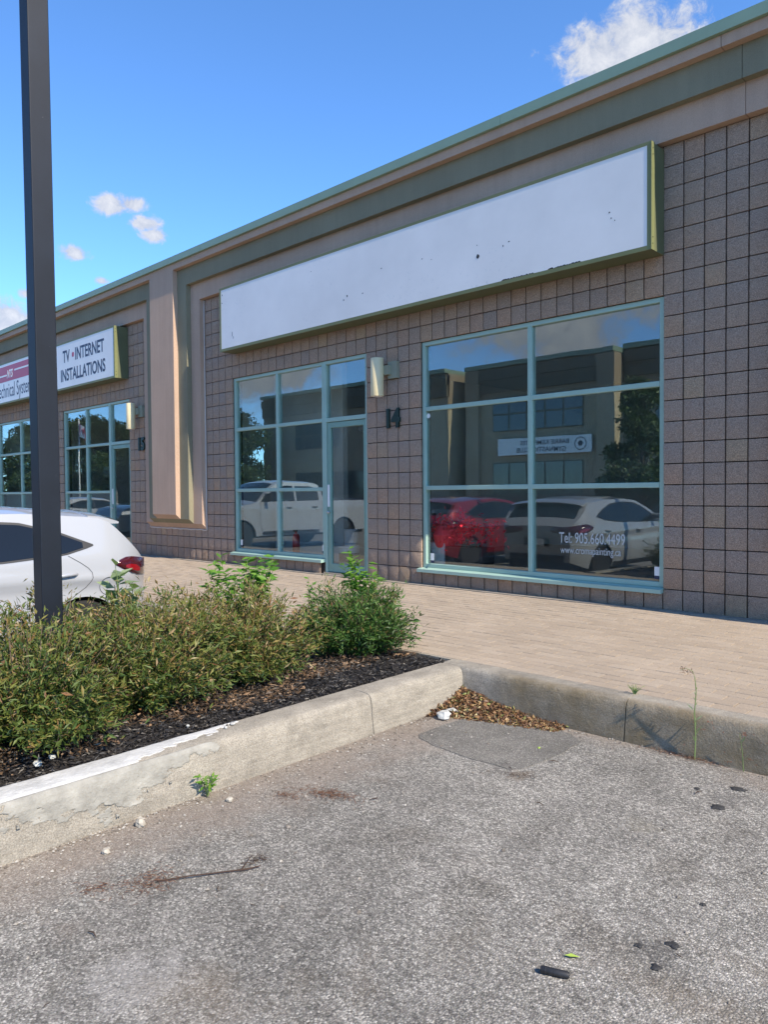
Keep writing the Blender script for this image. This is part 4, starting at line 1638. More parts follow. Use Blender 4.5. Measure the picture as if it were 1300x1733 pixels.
stone(0.085, -3.46, 0.052, 'white_stone', 'white stone lying in front of the leaf pile', None, 1)
stone(0.045, -3.33, 0.046, 'white_stone', 'flat white stone at the edge of the leaf pile, nearer the corner', None, 2, 0.5)
stone(0.045, -5.60, 0.028, 'tan_stone', 'pale chunk of concrete below the mortar repair', None, 3, 0.9)
stone(0.175, -5.83, 0.022, 'tan_stone', 'small pale stone left of the concrete chunk on the asphalt', None, 4)
stone(0.12, -5.16, 0.022, 'tan_stone', 'small beige stone right of the kerb weed', None, 5)
stone(0.86, -3.52 + 0.0, 0.010, 'leaf_fresh', 'tiny yellow green bud on the asphalt patch', None, 6)
# loose grit in the gutter
n = 4200
gx = np.abs(rng.exponential(0.20, n)) - 0.04
gy = rng.uniform(-7.4, -3.1, n)
m2 = rng.random(n) < 0.16
gx[m2] = rng.uniform(0, 3.5, m2.sum())
gy[m2] = -3.09 - np.abs(rng.exponential(0.06, m2.sum()))
m3 = rng.random(n) < 0.05
gx[m3] = rng.uniform(0, 3.2, m3.sum())
gy[m3] = rng.uniform(-6.5, -3.2, m3.sum())
okk = gx > -0.04
gx, gy = gx[okk], gy[okk]
n = len(gx)
R_ = 0.0022 + 0.0085 * rng.random(n) ** 5
oct_v = np.array([[1, 0, 0], [0, 1, 0], [-1, 0, 0], [0, -1, 0], [0, 0, 1], [0, 0, -.5]], float)
oct_f = np.array([[0, 1, 4], [1, 2, 4], [2, 3, 4], [3, 0, 4], [1, 0, 5], [2, 1, 5], [3, 2, 5], [0, 3, 5]])
sc_ = rng.uniform(0.6, 1.3, (n, 6, 3)) * np.array([1, 1, 0.75])
V = (oct_v[None] * sc_ * R_[:, None, None] + np.stack([gx, gy, np.array([gz(q) for q in gy]) + R_ * 0.3], 1)[:, None]).reshape(-1, 3)
F = (oct_f[None] + (np.arange(n) * 6)[:, None, None]).reshape(-1, 3)
o = bulk('gravel', V, F, 'grit', None, np.repeat(rng.random(n), 6))
tag(o, 'loose grit and mortar crumbs scattered along the gutter', None, None, 'stuff')
# crumbs of broken mortar clinging under the repair
n = 150
gy = rng.uniform(-6.4, -5.25, n)
gx = -0.04 + np.abs(rng.normal(0, .02, n))
R_ = rng.uniform(0.002, 0.008, n)
zz = np.full(n, -9.0)
V = (oct_v[None] * rng.uniform(.6, 1.3, (n, 6, 3)) * R_[:, None, None] + np.stack([gx - 0.005, gy, np.maximum(zz, np.array([gz(q) for q in gy]) + .004)], 1)[:, None]).reshape(-1, 3)
F = (oct_f[None] + (np.arange(n) * 6)[:, None, None]).reshape(-1, 3)
o = bulk('mortar_crumbs', V, F, 'grit', None, np.repeat(rng.random(n), 6))
tag(o, 'broken mortar crumbs at the foot of the repaired kerb', None, None, 'stuff')


def needles(name, cx_, cy_, rx_, ry_, n_, mat, label, rot=0.0, size=(0.012, 0.04)):
    a = rng.normal(size=(n_, 2)) * np.array([rx_, ry_])
    c_, s_ = math.cos(rot), math.sin(rot)
    x_ = cx_ + a[:, 0] * c_ - a[:, 1] * s_
    y_ = cy_ + a[:, 0] * s_ + a[:, 1] * c_
    z_ = np.array([gz(q) for q in y_]) + rng.uniform(.002, .014, n_)
    V_, F_ = leaves(np.stack([x_, y_, z_], 1), rng.normal(size=(n_, 3)) * np.array([1, 1, .15]), rng.uniform(*size, n_), 0.0026, .2)
    o_ = bulk(name, V_, F_, mat)
    tag(o_, label, None, None, 'stuff')


needles('pine_needles', 0.44, -4.77, 0.085, 0.030, 420, 'needle', 'small drift of rusty pine needles in mid car park', 0.35)
needles('pine_needles', 0.29, -4.93, 0.045, 0.02, 120, 'needle', 'thin scatter of needles beside the needle drift', 0.35)
needles('pine_needles', 0.55, -5.82, 0.05, 0.045, 300, 'needle', 'clump of rusty needles at the end of the twig', 0.8)
needles('pine_needles', 0.43, -5.98, 0.05, 0.03, 120, 'needle', 'sparse needles left of the twig clump', 0.8)
needles('pine_needles', 0.71, -5.43, 0.020, 0.018, 60, 'needle_dark', 'dark curled tuft at the far end of the twig', 0.8, (0.015, 0.05))
needles('pine_needles', 1.55, -3.11, 0.11, 0.012, 260, 'needle', 'rusty needles packed along the foot of the kerb', 0.0)
needles('soil_smear', 1.00, -3.94, 0.07, 0.022, 260, 'needle_dark', 'dirty smear of fine debris below the asphalt patch', 0.4, (0.004, 0.012))
needles('soil_smear', -0.01, -3.45, 0.03, 0.09, 300, 'needle_dark', 'dark debris along the island kerb near the stones', 0.0, (0.006, 0.02))
t = MB()
t.tube([(0.56, -5.80, gz(-5.8) + .006), (0.63, -5.70, gz(-5.7) + .012), (0.70, -5.58, gz(-5.6) + .008), (0.755, -5.50, gz(-5.5) + .008), (0.775, -5.45, gz(-5.45) + .01)], [.0025, .003, .003, .004, .002], 5)
t.tube([(0.74, -5.52, gz(-5.5) + .008), (0.70, -5.44, gz(-5.45) + .025)], [.003, .001], 5)
tag(t.build('twig', 'needle_dark'), 'thin dark twig lying on the asphalt', 'twig')
n = 24
for i in range(n):
    x_, y_ = random.uniform(0.2, 3.0), random.uniform(-6.4, -3.3)
    if i == 0:
        q = MB()
        q.tube([(-.016, 0, .004), (0, .003, .006), (.018, -.002, .004)], [.0012, .002, .0008], 4)
        st0 = q.build('twig_scrap', 'needle_dark')
        ob = st0
    else:
        ob = st0.copy()
        COL.objects.link(ob)
    ob.location = (x_, y_, gz(y_) + 0.002)
    ob.rotation_euler = (0, 0, random.uniform(0, 6.28))
    s = random.uniform(0.6, 1.6)
    ob.scale = (s, s, s)
    tag(ob, 'tiny dark twig scrap lying loose on the open asphalt', 'twig', 'twig scraps on the asphalt')
# black plastic tube and green leaf
t = empty('plastic_tube', (2.03, -5.225, gz(-5.2) + 0.012))
MB().lathe([(0.010, -0.045), (0.0115, -0.043), (0.0115, 0.038), (0.009, 0.045)], (0, 0, 0), 'x', 14).build('tube', 'black_tube', t, angle=rad(40))
MB().lathe([(0.0125, -0.030), (0.0125, -0.026)], (0, 0, 0), 'x', 14).build('ring', 'black_tube', t)
t.rotation_euler = (0, 0, rad(22))
tag(t, 'short black plastic tube lying on the asphalt', 'tube')
V, F = leaves(np.array([[0.0, 0, 0]]), np.array([[1, -.1, .12]]), .052, .02, .12, np.array([[0, 0, 1.0]]))
o = bulk('green_leaf', V, F, 'leaf_fresh', None, np.zeros(5))
o.location = (2.00, -5.12, gz(-5.1) + .006)
o.rotation_euler = (0, 0, rad(35))
tag(o, 'single yellow green leaf beside the black tube', 'leaf')


# tar spots on the asphalt: thin irregular blobs
def tar_spot(x_, y_, r_, label, k=16, ax=1.0):
    pts = []
    for i in range(k):
        a = 2 * math.pi * i / k
        rr = r_ * random.uniform(0.55, 1.1)
        pts.append((rr * math.cos(a) * ax, rr * math.sin(a)))
    m_ = MB()
    m_.loft([[(p[0], p[1], -0.004) for p in pts], [(p[0] * .98, p[1] * .98, 0.003) for p in pts], [(p[0] * .6, p[1] * .6, 0.006) for p in pts]])
    o_ = m_.build('tar_spot', 'tar', None)
    o_.location = (x_, y_, gz(y_))
    tag(o_, label, 'tar spot', 'dark tar spots on the asphalt')


tar_spot(1.93, -3.64, 0.036, 'largest black tar lump on the right of the asphalt')
tar_spot(1.925, -3.36, 0.030, 'black tar lump nearest the right kerb', ax=1.4)
tar_spot(1.77, -3.49, 0.016, 'small black tar spot left of the two lumps')
tar_spot(2.15, -4.90, 0.016, 'small tar blot, left one of the group at lower right')
tar_spot(2.235, -4.82, 0.022, 'tar blot, right one of the group at lower right', ax=1.3)
tar_spot(2.245, -4.97, 0.020, 'tar blot nearest the camera in the lower right group')
tar_spot(2.21, -4.51, 0.012, 'lone little tar blot above the lower right group')

# scraps of litter
t = MB()
t.add([(0, 0, 0), (.05, .01, .012), (.06, .05, .03), (.02, .06, .05), (-.02, .03, .035), (.02, .03, .045)], [(0, 1, 5), (1, 2, 5), (2, 3, 5), (3, 4, 5), (4, 0, 5)])
o = t.build('paper_scrap', 'print_white')
o.location = (-0.66, -4.52, -0.135)
md = o.modifiers.new('t', 'SOLIDIFY')
md.thickness = 0.002
tag(o, 'crumpled white paper scrap under the rust tinted shrub', 'litter')
for i, (x_, y_, r_) in enumerate(((-0.43, -5.88, 0.026), (-0.46, -5.80, 0.022), (-0.40, -5.08, 0.014))):
    q = MB()
    stone_mesh(q, (0, 0, r_ * .4), r_, .6, i + 9)
    o = q.build('stone', 'white_stone')
    o.location = (x_, y_, float(bed_z(np.array([x_]), np.array([y_]))[0]) + .012)
    tag(o, ('larger white pebble in the bed near the left frame edge', 'white pebble just right of the larger bed pebble', 'small white pebble on the mulch above the whitewashed kerb')[i], 'stone')


# ------------------------------------------------------------------ vehicles
def lerp_tab(tab, s):
    return float(np.interp(s, [p[0] for p in tab], [p[1] for p in tab]))


def smooth_tab(tab, n_=240, k=5):
    xs_ = np.linspace(tab[0][0], tab[-1][0], n_)
    v_ = np.interp(xs_, [p[0] for p in tab], [p[1] for p in tab])
    pad = np.pad(v_, k, mode='edge')
    w_ = np.hanning(2 * k + 3)[1:-1]
    w_ /= w_.sum()
    return list(zip(xs_, np.convolve(pad, w_, 'valid')))


class Vehicle:
    def __init__(self, spec):
        self.__dict__.update(spec)
        self.ztab = smooth_tab(self.zt, 300, self.sm)

    def top(self, s):
        return lerp_tab(self.ztab, s)

    def plan(self, s):
        d = min(s, self.L - s)
        e = self.endr
        if d < e:
            return self.W * (1 - self.endk * ((e - d) / e) ** 2.4)
        return self.W

    def width(self, s, z):
        b_ = self.belt
        if z < 0.55:
            f = 1 - 0.06 * ((0.55 - z) / 0.35) ** 2
        elif z < b_ - 0.16:
            f = 1.0
        elif z < b_:
            f = 1 - 0.03 * max(0.0, (z - b_ + 0.16) / 0.16) ** 1.6
        else:
            f = 0.97 - self.tumble * max(0.0, (z - b_) / (self.H - b_)) ** 1.08
        if self.crease:
            zc = 0.80 + 0.02 * s
            f += 0.018 * math.exp(-((z - zc) / 0.035) ** 2) - 0.012 * math.exp(-((z - zc + 0.10) / 0.06) ** 2)
        return self.plan(s) * f

    def bottom(self, s):
        z = lerp_tab(self.zb, s)
        for a in self.axles:
            d = abs(s - a)
            if d < self.arch:
                z = max(z, self.wr + math.sqrt(self.arch ** 2 - d * d) * 1.0 - 0.02)
        return z

    def crown(self, s):
        return self.cr * min(1.0, max(0.25, self.top(s) - 0.6))

    def surf(self, s, z, side, off=0.0):
        w_ = self.width(s, z) + off
        return (side * w_, -s, z)

    def topsurf(self, s, xf, off=0.0):
        """xf: -1..1 across the top"""
        zt_, c_ = self.top(s), self.crown(s)
        w_ = self.width(s, zt_ - c_)
        z = zt_ - c_ + c_ * (1 - abs(xf) ** 2.6)
        return (xf * w_, -s, z + off)

    def build_body(self, mat, root):
        st = set(np.linspace(0, self.L, 70)) | {0.02, 0.05, 0.09, self.L - 0.02, self.L - 0.05}
        for a in self.axles:
            for t_ in np.linspace(-1, 1, 19):
                st.add(a + self.arch * math.sin(t_ * math.pi / 2))
            st |= {a - self.arch - 0.004, a + self.arch + 0.004}
        for q in self.extra:
            st.add(q)
        st = sorted(st)
        ns, ntp = 26, 9
        rings = []
        for s in st:
            zb_, zt_, c_ = self.bottom(s), self.top(s), self.crown(s)
            zr = zt_ - c_
            ring = []
            zs_ = [zb_ + (zr - zb_) * (i / ns) for i in range(ns + 1)]
            for z in zs_:
                ring.append(self.surf(s, z, 1))
            for i in range(1, 2 * ntp):
                xf = 1 - i / ntp
                ring.append(self.topsurf(s, xf))
            for z in zs_[::-1]:
                ring.append(self.surf(s, z, -1))
            rings.append(ring)
        m_ = MB()
        m_.loft(rings, False, False)
        n_ = len(rings[0])
        m_.f += [tuple(range(n_)), tuple(range((len(rings) - 1) * n_, len(rings) * n_))[::-1]]
        m_.m += [0, 0]
        return m_.build('body', mat, root, angle=rad(38))

    def side_patch(self, lo, hi, s0, s1, side, off, n_=22, k=5):
        m_ = MB()
        for i in range(n_ + 1):
            s = s0 + (s1 - s0) * i / n_
            a, b_ = lerp_tab(lo, s), lerp_tab(hi, s)
            b_ = max(b_, a + 0.002)
            for j in range(k + 1):
                z = a + (b_ - a) * j / k
                m_.v.append(self.surf(s, z, side, off))
        for i in range(n_):
            for j in range(k):
                a = i * (k + 1) + j
                m_.f.append((a, a + 1, a + k + 2, a + k + 1))
                m_.m.append(0)
        return m_

    def top_patch(self, s0, s1, f0, f1, off, n_=14):
        m_ = MB()
        k = 12
        for i in range(n_ + 1):
            t_ = i / n_
            s = s0 + (s1 - s0) * t_
            f = f0 + (f1 - f0) * t_
            for j in range(k + 1):
                xf = -f + 2 * f * j / k
                m_.v.append(self.topsurf(s, xf, off))
        for i in range(n_):
            for j in range(k):
                a = i * (k + 1) + j
                m_.f.append((a, a + 1, a + k + 2, a + k + 1))
                m_.m.append(0)
        return m_

    def seam(self, pts, side, wd=0.0045, off=0.0025):
        m_ = MB()
        P_ = []
        for i in range(len(pts) - 1):
            for t_ in np.linspace(0, 1, 6, endpoint=False):
                P_.append((pts[i][0] + (pts[i + 1][0] - pts[i][0]) * t_, pts[i][1] + (pts[i + 1][1] - pts[i][1]) * t_))
        P_.append(pts[-1])
        for i, p in enumerate(P_):
            a = P_[max(0, i - 1)]
            b_ = P_[min(len(P_) - 1, i + 1)]
            t_ = Vector((b_[0] - a[0], b_[1] - a[1])).normalized()
            nn = Vector((-t_.y, t_.x)) * wd / 2
            m_.v.append(self.surf(p[0] + nn.x, p[1] + nn.y, side, off))
            m_.v.append(self.surf(p[0] - nn.x, p[1] - nn.y, side, off))
        for i in range(len(P_) - 1):
            m_.f.append((2 * i, 2 * i + 1, 2 * i + 3, 2 * i + 2))
            m_.m.append(0)
        return m_

    def wheels(self, root, spokes=10):
        for a in self.axles:
            for side in (1, -1):
                xw = side * (self.W - 0.13)
                wroot = empty('wheel', (xw, -a, self.wr), 0, root)
                r_ = self.wr
                MB().lathe([(r_ * .66, -.10), (r_ * .92, -.105), (r_ * .99, -.08), (r_, -.04), (r_, .04), (r_ * .99, .08), (r_ * .92, .105), (r_ * .66, .10)], (0, 0, 0), 'x', 30).build('tyre', 'black_rubber', wroot, angle=rad(50))
                q = MB()
                q.lathe([(r_ * .68, -.09), (r_ * .68, .09 * side + .0), (r_ * .62, .085 * side), (r_ * .60, .03 * side)], (0, 0, 0), 'x', 30)
                q.build('rim_barrel', 'dark_plastic', wroot, smooth=True)
                q = MB()
                q.lathe([(r_ * .16, .05 * side), (r_ * .15, .088 * side), (r_ * .05, .092 * side)], (0, 0, 0), 'x', 14)
                for k in range(spokes):
                    an = 2 * math.pi * k / spokes
                    c_, s_ = math.cos(an), math.sin(an)
                    hw = r_ * .055
                    ring = []
                    for rr, hh in ((r_ * .10, .085), (r_ * .66, .098)):
                        ring.append([(hh * side, rr * c_ - hw * s_, rr * s_ + hw * c_), (hh * side, rr * c_ + hw * s_, rr * s_ - hw * c_), ((hh - .03) * side, rr * c_ + hw * s_, rr * s_ - hw * c_), ((hh - .03) * side, rr * c_ - hw * s_, rr * s_ + hw * c_)])
                    q.loft(ring)
                q.lathe([(r_ * .63, .088 * side), (r_ * .69, .100 * side), (r_ * .69, .085 * side), (r_ * .63, .08 * side)], (0, 0, 0), 'x', 30)
                q.build('rim', 'alloy', wroot, angle=rad(40))


HATCH = dict(crease=True, L=4.10, W=0.885, H=1.455, belt=1.00, tumble=0.205, endr=0.50, endk=0.26, cr=0.075, sm=5, wr=0.315, arch=0.365, axles=(0.68, 3.25), extra=(),
             zt=[(0, 0.93), (0.04, 1.00), (0.09, 1.05), (0.14, 1.10), (0.36, 1.335), (0.44, 1.385), (0.57, 1.405), (1.12, 1.45), (1.72, 1.455), (2.17, 1.415), (2.57, 1.27), (3.02, 1.02), (3.37, 0.965), (3.77, 0.88), (3.97, 0.78), (4.10, 0.58)],
             zb=[(0, 0.34), (0.2, 0.26), (0.35, 0.22), (3.62, 0.20), (3.87, 0.22), (4.10, 0.30)])


def hatchback(loc, rz, paint, label, tail='sharp'):
    v = Vehicle(HATCH)
    K = 0.18
    r_ = empty('hatchback_car', loc, rz)
    v.build_body(paint, r_)
    MB().box(-0.62, 0.62, -3.9, -0.18, 0.19, 0.72).build('underbody', 'dark_plastic', r_)
    lo = [(0.56, 1.095), (0.62, 1.075), (0.82, 1.025), (1.32, 0.990), (2.32, 0.965), (2.94, 0.955)]
    hi = [(0.56, 1.105), (0.68, 1.155), (0.87, 1.235), (1.17, 1.315), (1.62, 1.345), (2.02, 1.325), (2.32, 1.26), (2.67, 1.10), (2.94, 0.96)]
    lo2 = [(a, b + 0.018) for a, b in lo]
    hi2 = [(a, b - 0.020) for a, b in hi]
    for side in (1, -1):
        v.side_patch(lo, hi, 0.565, 2.94, side, 0.003, 40).build('window_trim', 'dark_plastic', r_, smooth=True)
        for a, b_ in ((0.66, 0.905), (0.93, 1.645), (1.68, 2.77)):
            w_ = v.side_patch(lo2, hi2, a, b_, side, 0.006)
            w_.build('side_window', 'car_glass', r_, smooth=True)
        # seams
        v.seam([(0.80, 1.02), (0.70, 0.955), (0.635, 0.905), (0.605, 0.865), (0.605, 0.82), (0.625, 0.78), (0.66, 0.74)], side).build('door_seam', 'seam', r_)
        v.seam([(0.66, 0.74), (0.76, 0.675), (0.88, 0.595), (0.97, 0.52), (1.02, 0.45), (1.05, 0.38), (1.06, 0.30)], side).build('door_seam', 'seam', r_)
        v.seam([(1.68, 0.985), (1.67, 0.6), (1.68, 0.28)], side).build('door_seam', 'seam', r_)
        v.seam([(2.80, 0.95), (2.84, 0.7), (2.78, 0.28)], side).build('door_seam', 'seam', r_)
        v.side_patch([(1.0, .22), (3.0, .22)], [(1.0, .30), (3.0, .30)], 1.08, 2.84, side, 0.006).build('sill_trim', 'dark_plastic', r_, smooth=True)
        for hs in (0.74, 1.87):
            q = MB()
            hz = 0.86 if hs < 1.5 else 0.84
            x0_ = v.width(hs, hz)
            pts = [(side * (x0_ + .002), -hs + .0, hz), (side * (x0_ + .028), -hs - .03, hz + .004), (side * (x0_ + .032), -hs - .11, hz), (side * (x0_ + .028), -hs - .17, hz - .006), (side * (x0_ + .002), -hs - .20, hz - .008)]
            q.tube(pts, [.012, .015, .016, .015, .012], 8)
            q.build('door_handle', paint, r_, smooth=True)
        # mirror
        q = MB()
        x0_ = v.width(2.60, 1.0)
        q.loft([[(side * (x0_ + dx), -2.54 - dy, 1.0 + dz) for dy, dz in ((0, .02), (.10, .0), (.10, .09), (.02, .12), (0, .09))] for dx in (.0, .05, .19)])
        q.build('wing_mirror', paint, r_)
        # wrap-around tail lamp
        strip = []
        for s, lo_, hi_ in ((0.385, 0.915, 0.930), (0.33, 0.885, 0.960), (0.27, 0.855, 0.978), (0.21, 0.830, 0.978), (0.15, 0.812, 0.970), (0.09, 0.805, 0.96), (0.04, 0.80, 0.950)):
            w1_, w2_ = v.width(s, lo_), v.width(s, hi_)
            strip.append(((side * (w1_ + .010), -s + .004, lo_), (side * (w2_ + .010), -s + .004, hi_)))
        w0 = v.width(0, 0.85)
        for xf, lo_, hi_ in ((0.98, .80, .945), (0.80, .805, .935), (0.58, .825, .925), (0.44, .85, .905)):
            strip.append(((side * w0 * xf, 0.012, lo_), (side * w0 * xf, 0.012, hi_)))
        q = MB()
        for a, b_ in strip:
            q.v += [a, tuple(Vector(a).lerp(Vector(b_), .5)), b_]
        for i in range(len(strip) - 1):
            for j in range(2):
                k = i * 3 + j
                q.f.append((k, k + 3, k + 4, k + 1))
                q.m.append(0)
        lampo = q.build('tail_lamp', 'lamp_dark', r_, smooth=True)
        md_ = lampo.modifiers.new('t', 'SOLIDIFY')
        md_.thickness = 0.012
        q = MB()
        for s, lo_, hi_ in ((0.285, 0.885, 0.905), (0.23, 0.865, 0.912), (0.15, 0.840, 0.898), (0.10, 0.836, 0.868)):
            q.v += [(side * (v.width(s, lo_) + .0135), -s + .005, lo_), (side * (v.width(s, hi_) + .0135), -s + .005, hi_)]
        q.f += [(0, 2, 3, 1), (2, 4, 5, 3), (4, 6, 7, 5)]
        q.m += [0] * 3
        q.build('reflector', 'lamp_red', lampo, smooth=True)
        # head lamp
        q = v.side_patch([(3.52, .70), (4.02, .62)], [(3.52, .74), (3.77, .80), (4.02, .74)], 3.54, 4.0, side, .006)
        q.build('head_lamp', 'lamp_clear', r_, smooth=True)
    # fuel flap ring on the plus-x side
    q = MB()
    ring = [(0.46 + 0.078 * math.cos(a), 0.735 + 0.078 * math.sin(a)) for a in np.linspace(0, 2 * math.pi, 22)]
    v.seam(ring, 1, .005, .003).build('fuel_flap', 'seam', r_)
    v.top_patch(0.13, 0.36, 0.90, 0.86, 0.004).build('rear_window', 'car_glass', r_, smooth=True)
    v.top_patch(2.28, 2.98, 0.86, 0.94, 0.004).build('windscreen', 'car_glass', r_, smooth=True)
    # roof spoiler
    q = MB()
    wsp = v.width(0.46, 1.33) - .02
    ringa = []
    for s, z_, th in ((0.56, 1.410, 0.03), (0.45, 1.400, 0.05), (0.36, 1.378, 0.045), (0.27, 1.350, 0.018)):
        row = []
        for xf in (-1, -.8, -.4, 0, .4, .8, 1):
            row.append((xf * wsp, -s, z_ - .055 * abs(xf) ** 3))
        for xf in (1, .8, .4, 0, -.4, -.8, -1):
            row.append((xf * wsp, -s, z_ - th - .055 * abs(xf) ** 3))
        ringa.append(row)
    q.loft(ringa)
    q.build('roof_spoiler', paint, r_, angle=rad(40))
    # rear bumper insert, plate, badge line
    q = MB()
    w0 = v.width(0, .45)
    q.loft([[(-w0 * .8, .006, .34), (w0 * .8, .006, .34), (w0 * .86, .006, .46), (-w0 * .86, .006, .46)], [(-w0 * .8, .022, .345), (w0 * .8, .022, .345), (w0 * .86, .020, .455), (-w0 * .86, .020, .455)]])
    q.build('bumper_insert', 'dark_plastic', r_)
    MB().box(-.26, .26, .004, .018, .60, .74).build('plate_recess', 'dark_plastic', r_)
    MB().box(-.16, .16, .018, .022, .61, .73).build('number_plate', 'print_white', r_)
    MB().lathe([(0.045, .004), (0.045, .016), (.03, .018)], (0, 0, .865), 'y', 18).build('badge', 'steel', r_)
    v.wheels(r_)
    tag(r_, label, 'car')
    return r_


TRUCK = dict(crease=False, L=5.85, W=1.0, H=1.93, belt=1.30, tumble=0.17, endr=0.45, endk=0.10, cr=0.07, sm=2, wr=0.40, arch=0.47, axles=(1.22, 4.87), extra=(1.97, 1.99, 2.01, 2.03),
             zt=[(0, 1.30), (0.04, 1.37), (1.95, 1.38), (1.99, 1.40), (2.03, 1.75), (2.12, 1.86), (2.3, 1.91), (3.2, 1.93), (3.6, 1.88), (3.9, 1.72), (4.35, 1.36), (4.6, 1.30), (5.4, 1.22), (5.72, 1.12), (5.85, 0.85)],
             zb=[(0, 0.52), (0.3, 0.46), (1.5, 0.42), (4.4, 0.40), (5.5, 0.42), (5.85, 0.50)])


def pickup(loc, rz, paint, label):
    v = Vehicle(TRUCK)
    r_ = empty('pickup_truck', loc, rz)
    v.build_body(paint, r_)
    MB().box(-0.72, 0.72, -5.6, -0.2, 0.34, 0.95).build('underbody', 'dark_plastic', r_)
    lo = [(2.1, 1.32), (4.3, 1.30)]
    hi = [(2.1, 1.40), (2.2, 1.66), (2.35, 1.76), (3.3, 1.78), (3.55, 1.74), (3.85, 1.60), (4.3, 1.31)]
    lo2 = [(a, b + .02) for a, b in lo]
    hi2 = [(a, b - .02) for a, b in hi]
    for side in (1, -1):
        for a, b_ in ((2.16, 2.98), (3.06, 4.2)):
            v.side_patch(lo2, hi2, a, b_, side, .005).build('side_window', 'car_glass', r_, smooth=True)
        for pts in ([(2.06, 1.35), (2.10, .9), (2.2, .55)], [(3.02, 1.32), (3.0, .5)], [(4.24, 1.30), (4.28, .8), (4.2, .5)], [(1.96, 1.36), (1.96, .5)]):
            v.seam(pts, side, .010).build('door_seam', 'seam', r_)
        for hs in (2.25, 3.18):
            x0_ = v.width(hs, 1.15)
            MB().tube([(side * x0_, -hs, 1.15), (side * (x0_ + .03), -hs - .03, 1.15), (side * (x0_ + .03), -hs - .17, 1.15), (side * x0_, -hs - .2, 1.15)], .014, 6).build('door_handle', 'dark_plastic', r_, smooth=True)
        q = MB()
        x0_ = v.width(4.0, 1.32)
        q.loft([[(side * (x0_ + dx), -4.0 - dy, 1.32 + dz) for dy, dz in ((0, 0), (.10, 0), (.10, .22), (0, .22))] for dx in (.02, .24)])
        q.build('wing_mirror', 'dark_plastic', r_)
        v.side_patch([(0.03, .98), (.2, .98)], [(.03, 1.28), (.2, 1.28)], .03, .16, side, .008).build('tail_lamp', 'lamp_red', r_, smooth=True)
        v.side_patch([(5.4, .95), (5.8, .92)], [(5.4, 1.06), (5.8, 1.02)], 5.42, 5.78, side, .006).build('head_lamp', 'lamp_clear', r_, smooth=True)
        v.side_patch([(2.2, .44), (4.3, .44)], [(2.2, .52), (4.3, .52)], 2.2, 4.2, side, .03).build('side_step', 'dark_plastic', r_)
    v.top_patch(.08, 1.92, .90, .90, .004).build('bed_cover', 'dark_plastic', r_)
    v.top_patch(3.66, 4.36, .84, .93, .004).build('windscreen', 'car_glass', r_, smooth=True)
    MB().box(-.97, .97, -.02, .12, .48, .66).build('rear_bumper', 'steel', r_)
    MB().box(-.9, .9, -5.92, -5.80, .48, .72).build('front_bumper', 'steel', r_)
    v.wheels(r_, 6)
    tag(r_, label, 'truck')
    return r_


hatchback((-4.03, -3.76, gz(-5.5)), 0, 'paint_white', 'white hatchback parked tail first behind the shrubs')
hatchback((-6.98, -3.92, gz(-5.5)), 0, 'paint_red', 'dark red hatchback parked beyond the white one, mirrored in the big window')
pickup((-14.4, -9.05, gz(-6)), math.pi, 'paint_white', 'white pickup truck parked nose in, mirrored beside the glass door')
pickup((-20.3, -9.6, gz(-7)), math.pi, 'paint_navy', 'dark blue pickup truck mirrored in the door of unit 15')
hatchback((-26.6, -4.2, gz(-5.5)), 0, 'paint_white', 'white car farthest along the row, mirrored in the far left windows')

# ------------------------------------------------------------------ across the lot: seen mirrored in the glass
opp = empty('office_building', (-24, -36, 0))
GO = gz(-30)
tag(opp, 'two storey tan office building across the lot, mirrored in the big window', 'building')


def ob_(name, m_, mat):
    m_.v = [(a + 24, b + 36, c) for a, b, c in m_.v]
    return m_.build(name, mat, opp)


ob_('wall', MB().box(-26.1, -16.4, -48, -30.0, GO, 8.55), 'opp_wall')
ob_('wall', MB().box(-16.4, 4.0, -48, -31.1, GO, 8.75), 'opp_wall')
ob_('wall', MB().box(-27.0, -26.1, -48, -31.2, GO, 8.3), 'opp_wall')
ob_('wall', MB().box(-46, -27.0, -48, -29.05, GO, 8.5), 'opp_wall')
for a, b_, y_, z_ in ((-26.2, -16.3, -30.0, 8.55), (-16.3, 4.1, -31.1, 8.75), (-26.95, -26.2, -31.2, 8.3), (-46, -27.0, -29.05, 8.5)):
    ob_('cornice', MB().box(a, b_, y_ - 6, y_ + 0.35, z_ + 0.001, z_ + 0.25), 'cap_green')
    ob_('frieze', MB().box(a, b_, y_ - 0.1, y_ + 0.16, z_ - 1.45, z_ - 0.1), 'opp_dark')
    ob_('frieze_step', MB().box(a, b_, y_ - 0.1, y_ + 0.26, z_ - 0.7, z_ - 0.099), 'opp_dark')
    ob_('plinth', MB().box(a + .1, b_ - .1, y_ - 0.1, y_ + 0.08, GO, 1.0), 'opp_block')
ob_('corner_pilaster', MB().box(-17.3, -16.25, -30.5, -29.72, GO, 8.5), 'opp_wall')
ob_('corner_pilaster', MB().box(-26.2, -25.2, -30.5, -29.72, GO, 8.5), 'opp_wall')


def opp_window(x0, x1, y_, z0, z1, nx, nz_):
    fr = MB().box(x0, x1, y_ - 0.05, y_ + 0.03, z0, z1)
    o_ = ob_('window', fr, 'opp_dark')
    wx, wz = (x1 - x0) / nx, (z1 - z0) / nz_
    for i in range(nx):
        for j in range(nz_):
            q = MB().box(x0 + i * wx + .05, x0 + (i + 1) * wx - .05, y_ + .02, y_ + .045, z0 + j * wz + .05, z0 + (j + 1) * wz - .05)
            q.v = [(a + 24, b + 36, c) for a, b, c in q.v]
            q.build('pane', 'opp_glass', o_)


